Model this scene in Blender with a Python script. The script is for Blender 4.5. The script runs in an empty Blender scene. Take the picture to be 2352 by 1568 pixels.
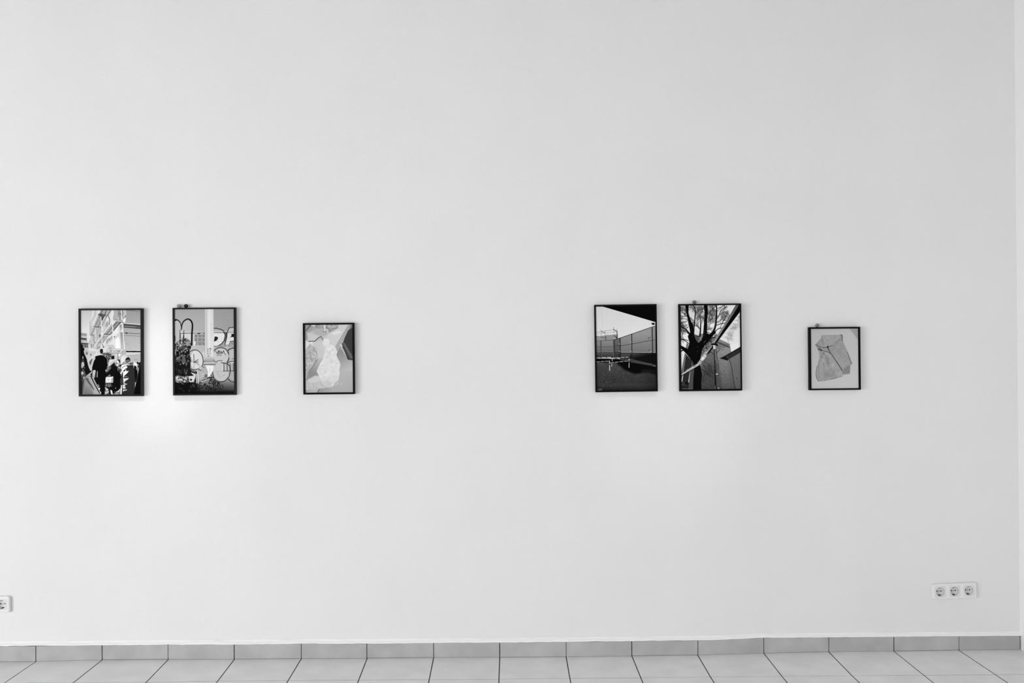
import bpy, bmesh, math, random
import numpy as np
from mathutils import Vector, Matrix
sc = bpy.context.scene; COL = sc.collection
# ---------------------------------------------------------------- prints
# Each framed print is drawn shape by shape (polygons, strokes, ellipses, grain) on a numpy canvas.
import numpy as np, random, math
KR = 4
def blur2(a, s):
    if s <= 0: return a
    r = max(1, int(s*2.6)); k = np.exp(-0.5*(np.arange(-r, r+1)/s)**2); k /= k.sum()
    p = np.pad(a, ((r, r), (0, 0)), mode='edge'); o = np.zeros_like(a)
    for i in range(2*r+1): o += k[i]*p[i:i+a.shape[0]]
    p = np.pad(o, ((0, 0), (r, r)), mode='edge'); q = np.zeros_like(a)
    for i in range(2*r+1): q += k[i]*p[:, i:i+a.shape[1]]
    return q
def smooth(pts, closed=False, n=6):
    P = [np.array(p, float) for p in pts]; N = len(P); out = []
    rng = range(N) if closed else range(N-1)
    for i in rng:
        if closed: a, b, c, d = P[i-1], P[i], P[(i+1) % N], P[(i+2) % N]
        else: a, b, c, d = P[max(i-1, 0)], P[i], P[i+1], P[min(i+2, N-1)]
        for t in np.arange(n)/n:
            out.append(tuple(0.5*(2*b+(c-a)*t+(2*a-5*b+4*c-d)*t*t+(3*b-a-3*c+d)*t**3)))
    if not closed: out.append(tuple(P[-1]))
    return out
class Art:
    def __init__(s, TL, TR, BL, base=128, seed=1):
        TL, TR, BL = map(lambda p: np.array(p, float), (TL, TR, BL))
        s.W = int(round(np.linalg.norm(TR-TL)*KR/2))*2; s.H = int(round(np.linalg.norm(BL-TL)*KR/2))*2
        s.M = np.linalg.inv(np.array([(TR-TL)/s.W, (BL-TL)/s.H]).T); s.TL = TL
        s.V = np.full((s.H, s.W), float(base)); s.rs = np.random.RandomState(seed); s.r = random.Random(seed)
        s.o = (0, 0, 1); s.yy, s.xx = np.mgrid[0:s.H, 0:s.W]+0.5
    def set(s, ox, oy, sc): s.o = (ox, oy, sc); return s
    def T(s, pts):
        P = np.array(pts, float)/s.o[2]+np.array(s.o[:2])-s.TL
        return P@s.M.T
    def k(s, w): return w/s.o[2]*KR
    def put(s, m, v, x0=0, y0=0, a=1.0):
        sl = (slice(y0, y0+m.shape[0]), slice(x0, x0+m.shape[1])); c = s.V[sl]
        if isinstance(v, np.ndarray) and v.shape == s.V.shape: v = v[sl]
        s.V[sl] = c*(1-m*a)+v*m*a
    def box(s, P, pad):
        x0 = max(0, int(P[:, 0].min()-pad)); x1 = min(s.W, int(P[:, 0].max()+pad)+2)
        y0 = max(0, int(P[:, 1].min()-pad)); y1 = min(s.H, int(P[:, 1].max()+pad)+2)
        return x0, x1, y0, y1
    def mask(s, pts, sm=0, soft=0):
        if sm: pts = smooth(pts, True)
        P = s.T(pts); pad = soft*KR*3+2; x0, x1, y0, y1 = s.box(P, pad)
        if x1 <= x0 or y1 <= y0: return None
        X = s.xx[y0:y1, x0:x1]; Y = s.yy[y0:y1, x0:x1]; m = np.zeros(X.shape, bool); n = len(P)
        for i in range(n):
            xa, ya = P[i]; xb, yb = P[(i+1) % n]
            if ya == yb: continue
            m ^= ((ya > Y) != (yb > Y)) & (X < (xb-xa)*(Y-ya)/(yb-ya)+xa)
        m = m.astype(float)
        if soft: m = blur2(m, soft*KR)
        return m, x0, y0
    def p(s, pts, v, a=1, soft=0, sm=0):
        r = s.mask(pts, sm, soft)
        if r: s.put(r[0], v, r[1], r[2], a)
    def gp(s, pts, v0, v1, d, a=1, soft=0, sm=0):
        """polygon with a grey ramp v0->v1 along the points d[0]->d[1]"""
        D = s.T(d); e = D[1]-D[0]; t = np.clip(((s.xx-D[0][0])*e[0]+(s.yy-D[0][1])*e[1])/(e@e), 0, 1)
        s.p(pts, v0+(v1-v0)*t, a, soft, sm)
    def l(s, pts, w, v, a=1, sm=0, w2=None, soft=0):
        if sm: pts = smooth(pts)
        P = s.T(pts); w = s.k(w)/2; w2 = w if w2 is None else s.k(w2)/2
        x0, x1, y0, y1 = s.box(P, max(w, w2)+soft*KR*2+2)
        if x1 <= x0 or y1 <= y0: return
        X = s.xx[y0:y1, x0:x1]; Y = s.yy[y0:y1, x0:x1]; m = np.zeros(X.shape); n = len(P)-1
        f = 1+soft*KR*1.5
        for i in range(n):
            ax, ay = P[i]; dx, dy = P[i+1]-P[i]; L = dx*dx+dy*dy+1e-9
            t = np.clip(((X-ax)*dx+(Y-ay)*dy)/L, 0, 1); ww = w+(w2-w)*(i+t)/n
            d = np.hypot(X-ax-t*dx, Y-ay-t*dy)
            m = np.maximum(m, np.clip((ww-d)/f+0.5, 0, 1)*np.minimum(1, ww*2))
        s.put(m, v, x0, y0, a)
    def e(s, cx, cy, rx, ry, v, a=1, rot=0, soft=0):
        t = np.linspace(0, 2*np.pi, 25)[:-1]; c, q = math.cos(math.radians(rot)), math.sin(math.radians(rot))
        s.p([(cx+rx*math.cos(u)*c-ry*math.sin(u)*q, cy+rx*math.cos(u)*q+ry*math.sin(u)*c) for u in t], v, a, soft)
    def ring(s, cx, cy, rx, ry, w, v, a=1, rot=0, t0=0, t1=360):
        c, q = math.cos(math.radians(rot)), math.sin(math.radians(rot))
        s.l([(cx+rx*math.cos(u)*c-ry*math.sin(u)*q, cy+rx*math.cos(u)*q+ry*math.sin(u)*c) for u in np.radians(np.linspace(t0, t1, 28))], w, v, a)
    def noise(s, sc, asp=1.0):
        """value noise field in -1..1, cell size sc target pixels"""
        w = max(2, int(s.W/(sc*KR))+3); h = max(2, int(s.H/(sc*KR*asp))+3); g = s.rs.rand(h, w)*2-1
        X = s.xx/(sc*KR); Y = s.yy/(sc*KR*asp); i = X.astype(int); j = Y.astype(int); fx = X-i; fy = Y-j
        fx = fx*fx*(3-2*fx); fy = fy*fy*(3-2*fy)
        i = np.clip(i, 0, w-2); j = np.clip(j, 0, h-2)
        return (g[j, i]*(1-fx)+g[j, i+1]*fx)*(1-fy)+(g[j+1, i]*(1-fx)+g[j+1, i+1]*fx)*fy
    def mottle(s, pts, lo, hi, sc=2.0, a=1, soft=0.9, sm=0, gain=1.6):
        n = s.noise(sc*1.7)*0.75+s.noise(sc*0.8)*0.4; n = np.clip(n*gain*0.5+0.5, 0, 1)
        s.p(pts, lo+(hi-lo)*n, a, soft, sm)
    def out(s, grain=2.0):
        v = s.V+s.noise(0.6)*grain+s.noise(1.2)*grain
        v = blur2(v, 0.45*KR/2)
        v = v.reshape(s.H//2, 2, s.W//2, 2).mean((1, 3))
        return np.clip(v, 2, 250)

def art_demo_street():
    A = Art((185.3, 712.5), (322.4, 711.9), (185.3, 905.8), 205, 3)
    p, l, e, gp = A.p, A.l, A.e, A.gp
    A.set(180, 706, 15.375)
    gp([(60, 60), (620, 60), (620, 1300), (60, 1300)], 198, 232, [(100, 100), (330, 950)])
    # sheeting and bright facade
    p([(500, 80), (2200, 80), (2200, 1600), (300, 1600), (350, 1240), (300, 1120), (290, 900), (390, 560), (400, 480), (460, 330)], 226)
    gp([(570, 80), (650, 80), (640, 260), (500, 520), (480, 760), (400, 960), (398, 520), (450, 400), (540, 300), (565, 160)], 205, 190, [(600, 100), (420, 900)], soft=.5)
    p([(560, 90), (600, 90), (590, 230), (565, 300)], 170, .6, .5)
    l([(405, 500), (402, 940)], 16, 178, .8); l([(470, 380), (460, 640)], 30, 225, .7, soft=.5)
    # left low building
    p([(80, 890), (300, 910), (300, 1120), (345, 1260), (340, 1600), (60, 1600)], 200)
    p([(80, 880), (300, 905), (300, 940), (80, 915)], 222); p([(80, 900), (290, 925), (290, 1010), (80, 990)], 150, 1, .6)
    p([(80, 1060), (300, 1090), (300, 1160), (80, 1160)], 185); p([(100, 1075), (280, 1095), (280, 1165), (100, 1140)], 90); l([(100, 1082), (280, 1102)], 22, 30)
    p([(80, 1240), (340, 1265), (330, 1420), (80, 1410)], 118); l([(80, 1258), (340, 1275)], 22, 25)
    for x in (150, 240, 330): l([(x, 1270), (x, 1420)], 14, 60)
    p([(200, 1420), (340, 1430), (340, 1600), (200, 1600)], 200); l([(250, 1540), (340, 1545)], 20, 40)
    # grey shaded deck bands running up to the right
    p([(350, 1240), (440, 1040), (400, 960), (530, 640), (690, 280), (810, 80), (1160, 80), (1010, 330), (640, 1240), (500, 1460), (345, 1300)], 196)
    p([(440, 980), (400, 965), (560, 640), (690, 270), (760, 300), (600, 650), (470, 960)], 178)
    p([(600, 670), (740, 330), (790, 250), (830, 420), (720, 700), (610, 690)], 160)
    p([(800, 90), (985, 90), (920, 250), (830, 250), (700, 270), (760, 190)], 150); p([(860, 110), (975, 110), (910, 240), (835, 230)], 178)
    l([(985, 95), (920, 250)], 22, 70); l([(845, 100), (790, 260)], 26, 105)
    p([(990, 90), (1100, 90), (990, 270), (930, 260)], 165)
    l([(1110, 90), (820, 560)], 52, 205); l([(1130, 95), (1015, 280), (820, 640)], 24, 80); l([(1155, 95), (1040, 290)], 34, 165)
    p([(700, 240), (790, 215), (960, 250), (970, 300), (890, 330), (820, 460), (780, 330), (700, 270)], 88, 1, .4)
    l([(700, 260), (970, 270)], 26, 62); l([(890, 320), (830, 450)], 34, 55); l([(830, 250), (960, 268)], 14, 140)
    l([(745, 330), (600, 660)], 20, 78); l([(730, 400), (620, 670)], 22, 228); l([(780, 500), (715, 670)], 18, 98)
    p([(680, 480), (770, 500), (705, 660), (630, 660)], 172)
    l([(530, 665), (600, 690)], 18, 95); l([(600, 688), (735, 695)], 26, 58); e(708, 455, 12, 14, 80)
    l([(590, 700), (465, 975)], 16, 110); l([(400, 972), (560, 975)], 14, 110); l([(480, 975), (545, 978)], 18, 70)
    p([(500, 950), (590, 760), (600, 900), (560, 960)], 205); p([(430, 990), (560, 985), (520, 1120), (470, 1060)], 185)
    p([(620, 740), (740, 740), (640, 980), (620, 900)], 182); l([(720, 740), (640, 960)], 20, 160, .7)
    p([(640, 1180), (650, 960), (780, 760), (790, 1020), (740, 1100)], 188)
    e(775, 705, 12, 26, 60); e(763, 750, 10, 18, 70); p([(720, 990), (770, 940), (765, 1060), (735, 1030)], 60, 1, .3)
    # windows of facade behind
    p([(820, 700), (880, 670), (900, 850), (820, 900)], 222); p([(860, 640), (1020, 400), (1060, 520), (1060, 660), (900, 900)], 205, 1, .5)
    p([(960, 560), (1040, 480), (1060, 600), (1000, 700), (950, 660)], 165, 1, .8); l([(1050, 300), (1095, 450), (1085, 600)], 26, 105, sm=1)
    p([(980, 430), (1020, 340), (1040, 420), (1000, 520)], 235)
    p([(820, 560), (1000, 330), (930, 520), (820, 680)], 178, .8, .5)
    # main diagonal deck
    p([(870, 950), (1180, 560), (1190, 860), (1100, 970)], 172); l([(1180, 545), (830, 985)], 26, 236); l([(1190, 690), (985, 950)], 20, 72)
    l([(890, 945), (1000, 950)], 26, 48); l([(1015, 958), (1100, 965), (1190, 870)], 24, 52); l([(790, 850), (880, 855)], 14, 165)
    p([(640, 1260), (830, 980), (1060, 985), (840, 1270)], 178); l([(800, 1030), (640, 1260)], 22, 238); l([(1040, 1000), (850, 1260)], 16, 120)
    l([(930, 1000), (830, 1110)], 14, 118); l([(660, 1250), (810, 1262)], 16, 120); l([(795, 1170), (760, 1250)], 16, 130)
    p([(500, 1460), (640, 1270), (830, 1290), (640, 1460)], 196); l([(700, 1290), (640, 1370)], 14, 140); l([(610, 1320), (510, 1450)], 18, 232)
    p([(640, 1400), (780, 1350), (760, 1430), (640, 1490)], 160, 1, .5); e(575, 1235, 20, 24, 95, soft=.4)
    l([(530, 1010), (500, 1200)], 14, 130); l([(585, 1040), (540, 1180)], 14, 140)
    p([(960, 1180), (1060, 1080), (1100, 1120), (980, 1270)], 165, 1, .6); A.mottle([(960, 1220), (1180, 1000), (1190, 1130), (980, 1290)], 120, 235, 1.2)
    l([(1180, 1130), (900, 1400)], 40, 205)
    l([(460, 1290), (455, 1430)], 20, 80); l([(515, 1290), (515, 1400)], 14, 90)
    # poles
    l([(790, 340), (812, 700), (828, 1420)], 24, 232); l([(1175, 90), (1190, 560), (1215, 1100), (1225, 1420)], 26, 236)
    l([(598, 730), (612, 1568)], 22, 220); l([(485, 1060), (492, 1568)], 18, 225); l([(395, 1300), (400, 1568)], 20, 222); l([(370, 1280), (370, 1568)], 10, 190)
    e(870, 1390, 22, 36, 90, soft=.3); l([(840, 1300), (880, 1420)], 24, 120)
    l([(450, 1568), (530, 1430)], 20, 228)
    A.set(252, 706, 15.375)
    # upper window and right facade
    p([(130, 90), (470, 90), (480, 460), (110, 430), (90, 320)], 180); p([(60, 90), (130, 90), (135, 250), (90, 370), (80, 200)], 232)
    p([(270, 110), (370, 90), (370, 450), (300, 440)], 150, 1, .4); l([(280, 100), (285, 340)], 20, 150); l([(295, 350), (300, 440)], 26, 215)
    e(362, 235, 26, 22, 80, soft=.3); e(320, 215, 22, 14, 110, soft=.3)
    gp([(450, 60), (1100, 60), (1100, 1560), (500, 1560)], 158, 186, [(800, 100), (800, 1500)])
    p([(440, 90), (580, 90), (560, 320), (545, 520), (460, 560)], 200, 1, .4); p([(460, 400), (530, 350), (550, 470), (500, 530), (465, 540)], 240, 1, .3)
    l([(400, 90), (422, 450)], 34, 232); l([(432, 100), (450, 180), (440, 320)], 22, 78); l([(455, 400), (550, 305)], 26, 120); e(545, 308, 16, 14, 65)
    l([(500, 100), (1080, 160)], 14, 125, .8); l([(700, 110), (1080, 165)], 12, 115, .7)
    # cornice
    p([(470, 545), (1080, 590), (1080, 620), (470, 575)], 222); p([(470, 570), (1080, 625), (1080, 740), (480, 690)], 92)
    p([(520, 650), (900, 680), (900, 705), (500, 680)], 145, 1, .3); l([(470, 618), (760, 640), (1080, 660)], 22, 52); l([(480, 700), (800, 725), (1080, 748)], 24, 35)
    l([(1070, 770), (1070, 990)], 20, 238); l([(340, 885), (450, 890)], 20, 135); l([(500, 898), (1045, 932)], 18, 75); p([(520, 915), (590, 880), (620, 905), (590, 930)], 18)
    l([(510, 990), (800, 1000), (1045, 1022)], 14, 112)
    l([(540, 1280), (640, 1285)], 10, 140); l([(560, 1355), (640, 1355)], 10, 160); l([(660, 1445), (750, 1448)], 10, 160); l([(1030, 1250), (1080, 1252)], 10, 120)
    # inner deck by upper corner
    p([(110, 430), (450, 470), (450, 500), (110, 470)], 200); l([(150, 432), (440, 468)], 14, 120)
    p([(110, 650), (230, 500), (375, 510), (370, 560), (120, 820)], 150); p([(130, 680), (260, 520), (350, 520), (150, 740)], 140)
    l([(230, 505), (110, 655)], 26, 62); l([(375, 530), (300, 620), (120, 820)], 30, 60); l([(225, 505), (370, 515)], 20, 90)
    p([(120, 840), (320, 610), (310, 880), (130, 1010)], 236); p([(330, 660), (440, 560), (460, 700), (340, 880)], 178); A.mottle([(340, 600), (440, 580), (440, 710), (340, 700)], 100, 200, 1)
    l([(330, 650), (390, 560)], 20, 225); l([(400, 510), (470, 550)], 22, 50)
    p([(130, 1110), (320, 880), (310, 1020), (150, 1140)], 212); e(155, 1037, 24, 16, 40, soft=.2)
    p([(170, 1140), (310, 1030), (340, 1450), (200, 1450)], 246); p([(120, 1130), (180, 1140), (190, 1440), (130, 1440)], 226)
    gp([(340, 890), (460, 900), (500, 1470), (370, 1460)], 150, 188, [(400, 900), (430, 1400)])
    l([(325, 690), (345, 1100), (368, 1460)], 30, 236); l([(310, 690), (325, 1100)], 10, 150); l([(440, 560), (470, 1000), (502, 1460)], 32, 238); l([(465, 700), (495, 1200)], 8, 150)
    p([(560, 1510), (1080, 1510), (1080, 1535), (560, 1535)], 215); p([(560, 1530), (1090, 1535), (1090, 1580), (555, 1580)], 8)
    l([(150, 1455), (450, 1470)], 10, 130); l([(150, 1480), (430, 1490)], 26, 240)
    p([(440, 1480), (560, 1520), (560, 1640), (440, 1640)], 175)
    A.mottle([(160, 1500), (440, 1500), (440, 1620), (160, 1620)], 110, 215, 1.2)
    l([(160, 1500), (290, 1620)], 26, 228); l([(430, 1500), (300, 1620)], 26, 228); l([(140, 1610), (540, 1620)], 18, 200)
    # sign
    A.set(160, 690, 6.533)
    for x in (575, 592, 610, 628, 646): l([(x, 672), (x, 684)], 6, 70)
    p([(565, 680), (655, 682), (660, 800), (610, 825), (560, 805), (550, 735)], 208)
    l([(625, 718), (605, 706), (594, 722), (612, 740), (624, 752), (608, 768), (596, 758)], 7, 110, sm=1); e(612, 782, 5, 5, 100)
    for x, y in ((655, 700), (660, 720), (658, 745), (662, 765), (555, 760), (570, 800), (590, 815)): e(x, y, 5, 5, 80, .8)
    # people zone
    A.set(252, 808, 15.375)
    p([(0, 20), (560, 20), (560, 120), (1090, 60), (1090, 600), (700, 300), (820, 500), (400, 700), (150, 560), (0, 300)], 178, 1, .3)
    p([(0, 60), (300, 60), (420, 60), (420, 600), (0, 500)], 190, 1, 1)
    A.set(180, 808, 15.375)
    A.mottle([(340, 60), (1150, 20), (1300, 560), (480, 700), (380, 600), (340, 300)], 30, 170, 1.1)
    p([(190, -30), (620, -30), (560, 300), (480, 660), (400, 640), (340, 500), (330, 240), (250, 230)], 204, 1, .3)
    A.mottle([(380, 320), (500, 200), (460, 400), (390, 490)], 15, 150, .9)
    l([(640, 40), (470, 210), (320, 350)], 34, 236); l([(345, 30), (352, 330), (370, 600)], 22, 215); e(430, 95, 24, 34, 110, soft=.4)
    p([(510, 170), (600, 130), (590, 240), (470, 600), (440, 660), (400, 640)], 208, 1, .3)
    p([(250, 0), (330, 0), (330, 100), (255, 95)], 120, 1, .3)
    A.set(252, 808, 15.375)
    p([(-20, 480), (130, 380), (240, 500), (330, 640), (400, 900), (350, 1150), (340, 1300), (220, 1400), (60, 1440), (-40, 1400)], 8)
    A.set(180, 808, 15.375)
    # dark figure at far left, arm
    p([(60, -90), (110, -60), (180, -60), (200, 40), (290, 250), (340, 480), (400, 640), (470, 680), (280, 830), (200, 900), (90, 620), (80, 300)], 16)
    A.set(180, 706, 15.375); e(150, 1480, 62, 68, 14); p([(60, 1270), (120, 1290), (150, 1370), (130, 1430), (200, 1568), (60, 1568)], 10)
    A.set(180, 808, 15.375)
    p([(140, 150), (165, 150), (172, 235), (135, 230)], 200, 1, .3); p([(110, 355), (190, 350), (210, 470), (150, 560), (100, 570), (90, 470)], 196, 1, .3); p([(110, 250), (190, 240), (200, 350), (100, 350)], 60, 1, .4)
    p([(160, 540), (210, 490), (225, 570), (180, 580)], 30); e(212, 560, 12, 20, 190)
    p([(80, 600), (160, 590), (230, 700), (280, 900), (150, 1050), (80, 980)], 85, 1, .4)
    A.mottle([(80, 600), (180, 620), (220, 960), (90, 1000)], 25, 120, 1.5); e(130, 740, 46, 60, 205, soft=.3); e(190, 920, 30, 50, 225, soft=.4); l([(140, 880), (165, 970)], 16, 20); l([(190, 900), (185, 960)], 12, 25)
    # light wedge of coat in foreground
    gp([(210, 900), (300, 830), (430, 740), (480, 660), (500, 700), (420, 780), (520, 1000), (750, 1520), (70, 1520), (80, 1020), (180, 960)], 178, 120, [(520, 1200), (100, 1300)])
    gp([(80, 1000), (200, 960), (160, 1250), (130, 1520), (60, 1520)], 30, 70, [(80, 1200), (220, 1200)], .9, 1.4)
    p([(240, 930), (300, 900), (420, 1120), (540, 1340), (480, 1280), (330, 1080)], 70, .8, .5); l([(240, 940), (430, 1130), (540, 1350)], 18, 75, sm=1)
    p([(330, 920), (360, 960), (370, 1020), (320, 1000)], 105, .8, .6); gp([(250, 1050), (420, 1200), (540, 1520), (200, 1520)], 168, 100, [(330, 1060), (240, 1520)], .7, 1.2)
    l([(430, 850), (560, 1120), (770, 1500)], 34, 14); l([(520, 930), (640, 1150), (760, 1380)], 14, 105)
    # big man in black
    p([(590, 150), (760, 110), (830, 120), (930, 180), (1000, 260), (1010, 480), (960, 620), (980, 780), (950, 900), (930, 1200), (920, 1520), (790, 1520), (770, 1420), (690, 1240), (540, 930), (470, 640), (480, 530), (540, 320), (590, 240)], 9)
    p([(580, 100), (760, 60), (830, 80), (820, 110), (760, 110), (600, 150)], 222); l([(620, 80), (760, 68)], 40, 232); p([(670, -40), (760, -20), (740, 90), (680, 100)], 236, 1, .3)
    A.set(160, 690, 6.533)
    p([(415, 735), (450, 715), (470, 720), (465, 780), (425, 810), (410, 770)], 215, 1, .3); p([(452, 735), (475, 722), (495, 735), (496, 775), (480, 796), (458, 790), (450, 760)], 24, 1, .2); p([(445, 795), (480, 798), (482, 812), (450, 812)], 228)
    A.set(180, 808, 15.375)
    gp([(520, 640), (600, 650), (570, 900), (530, 920), (490, 860), (500, 700)], 215, 175, [(540, 640), (530, 900)]); l([(660, 690), (650, 880)], 34, 150, sm=0, soft=.3); l([(615, 740), (600, 890)], 12, 50); p([(540, 630), (590, 640), (600, 690), (530, 680)], 235, .7, .2)
    p([(420, 770), (490, 720), (480, 850), (520, 900), (440, 850)], 25, 1, .2); l([(485, 650), (440, 730), (410, 750)], 14, 200)
    A.mottle([(650, 1130), (720, 1140), (730, 1250), (680, 1240)], 60, 220, .9); p([(690, 1260), (765, 1265), (740, 1330), (710, 1350)], 225); p([(735, 1400), (790, 1400), (780, 1510), (760, 1510)], 215)
    # woman with bag
    p([(1050, 380), (1230, 330), (1300, 440), (1300, 1460), (1050, 1520), (1040, 1300), (930, 1230), (960, 900), (970, 780), (940, 660), (1000, 560), (1050, 380)], 12)
    p([(1090, 270), (1230, 265), (1230, 380), (1130, 470), (1020, 560), (1050, 380)], 226, 1, .7); A.mottle([(1000, 560), (1100, 500), (1150, 500), (1120, 600), (980, 740), (950, 700)], 40, 190, .9)
    e(962, 650, 20, 28, 225); p([(1000, 860), (1100, 780), (1130, 830), (1000, 880)], 130, 1, .4)
    p([(975, 880), (1215, 865), (1210, 1060), (1190, 1080), (950, 1085), (945, 950)], 240); p([(1150, 920), (1215, 900), (1205, 1060), (1140, 1075)], 175, 1, .2); e(1050, 970, 50, 30, 215, soft=.3); l([(980, 1045), (1130, 1050)], 8, 200)
    A.mottle([(930, 1110), (1130, 1100), (1180, 1200), (1040, 1240), (930, 1230)], 20, 170, .9)
    A.mottle([(920, 1300), (1040, 1300), (1080, 1510), (920, 1510)], 20, 250, 1.1); p([(920, 1400), (1040, 1380), (1050, 1440), (990, 1500), (920, 1505)], 200, .9, .4); l([(960, 1338), (1020, 1330)], 26, 240); l([(980, 1475), (1050, 1465)], 20, 12)
    A.set(252, 808, 15.375)
    p([(40, 180), (60, 140), (150, 130), (155, 240), (110, 265), (45, 240)], 15, 1, .2); p([(160, 90), (250, 90), (240, 270), (150, 300)], 226); e(200, 140, 12, 16, 70); e(208, 212, 20, 12, 90); e(205, 205, 5, 40, 110, .5)
    gp([(0, 270), (230, 250), (210, 320), (100, 400), (0, 490)], 232, 170, [(60, 270), (160, 400)], soft=.5)
    l([(268, 40), (272, 260)], 14, 60); e(320, 110, 46, 46, 240, soft=.2)
    # face between
    p([(250, 270), (340, 270), (355, 350), (330, 420), (270, 330)], 25, 1, .2); A.mottle([(170, 330), (290, 290), (330, 400), (240, 500), (170, 470)], 90, 255, 1.1, gain=2.4); e(262, 350, 32, 50, 236, soft=.4)
    A.mottle([(240, 520), (350, 380), (380, 480), (320, 600), (270, 700)], 25, 190, 1.1); e(325, 555, 16, 20, 235, soft=.2); p([(345, 460), (380, 430), (385, 520), (350, 520)], 10)
    # big parka
    p([(400, 430), (620, 380), (800, 460), (840, 600), (880, 1000), (860, 1250), (820, 1510), (230, 1510), (350, 1500), (340, 1000), (420, 740), (340, 760), (320, 650)], 42)
    p([(830, 480), (910, 500), (960, 640), (940, 1000), (880, 1080)], 10); gp([(860, 470), (1100, 330), (1100, 1510), (810, 1510), (900, 1100), (960, 800), (1010, 560)], 6, 6, [(0, 0), (1, 0)])
    l([(1050, 430), (960, 840), (920, 1050)], 34, 48, .9, soft=.5); l([(860, 1250), (810, 1480)], 24, 45, .8, soft=.3)
    # hooded head
    p([(390, 180), (520, 90), (600, 170), (620, 240), (500, 320), (430, 400), (380, 420)], 226, 1, .4); gp([(520, 90), (560, 130), (600, 170), (560, 260), (450, 380), (430, 300)], 200, 238, [(560, 200), (420, 320)], .7, .5)
    p([(570, 210), (640, 185), (690, 230), (715, 300), (600, 330), (540, 290), (430, 395), (470, 380), (520, 300)], 14, 1, .15)
    p([(540, 320), (600, 270), (700, 270), (720, 320), (620, 380), (550, 390)], 98, 1, .3); l([(550, 310), (640, 270)], 14, 140)
    A.mottle([(430, 410), (620, 380), (800, 380), (810, 440), (760, 490), (640, 480), (520, 470)], 110, 210, 1.2); p([(680, 400), (790, 360), (800, 430), (740, 460), (680, 450)], 78, 1, .5)
    p([(620, 480), (800, 470), (790, 510), (640, 515)], 18, .9, .3)
    p([(410, 450), (560, 440), (590, 500), (420, 620), (360, 590), (380, 520)], 244); l([(400, 575), (480, 510), (590, 480)], 16, 40, sm=1)
    p([(440, 560), (580, 500), (610, 540), (540, 600), (430, 720), (370, 770), (340, 740), (400, 640)], 236); p([(340, 610), (410, 640), (370, 720), (340, 740), (320, 670)], 78, 1, .2); l([(460, 680), (560, 590)], 26, 18)
    p([(450, 690), (520, 680), (550, 600), (570, 680), (655, 660), (600, 740), (500, 830), (480, 900), (455, 915)], 246)
    p([(490, 870), (560, 860), (620, 880), (600, 915), (490, 915)], 40); l([(500, 865), (600, 872)], 12, 190)
    p([(450, 930), (600, 925), (650, 905), (630, 960), (540, 1010), (490, 1080), (510, 1110), (610, 1125), (570, 1145), (470, 1130)], 226)
    p([(440, 1150), (545, 1150), (500, 1215), (550, 1240), (520, 1290), (445, 1290)], 222); l([(500, 1225), (545, 1215)], 10, 30); p([(445, 1325), (595, 1325), (570, 1350), (490, 1360), (455, 1400)], 232)
    l([(400, 800), (420, 1100)], 30, 70, .7); l([(360, 950), (400, 1100)], 18, 95, .7, soft=.4)
    p([(350, 1160), (420, 1165), (400, 1500), (345, 1500), (360, 1300)], 236); p([(345, 1160), (390, 1160), (370, 1280), (345, 1260)], 60)
    p([(0, 1330), (60, 1350), (100, 1505), (30, 1505)], 232); l([(160, 1400), (180, 1500)], 16, 150); e(188, 1272, 14, 18, 190)
    A.mottle([(210, 1390), (350, 1310), (350, 1510), (230, 1510)], 10, 255, 1.2, gain=2.4); l([(230, 1395), (330, 1405)], 18, 225); l([(240, 1485), (360, 1490)], 30, 190, .7)
    # small person right
    A.mottle([(820, 360), (940, 350), (1000, 420), (960, 500), (900, 490), (830, 480)], 150, 255, 1.2); p([(920, 380), (950, 340), (1010, 390), (1005, 430), (940, 420)], 14, 1, .2); e(895, 435, 34, 34, 248, soft=.3); p([(990, 430), (1030, 440), (1015, 540), (980, 540)], 22, 1, .2)
    e(965, 470, 26, 44, 150, soft=.3); l([(920, 480), (940, 530)], 20, 245); p([(905, 560), (1000, 540), (970, 640), (905, 630)], 130, 1, .4)
    l([(850, 268), (940, 268)], 12, 105)
    return A

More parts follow.
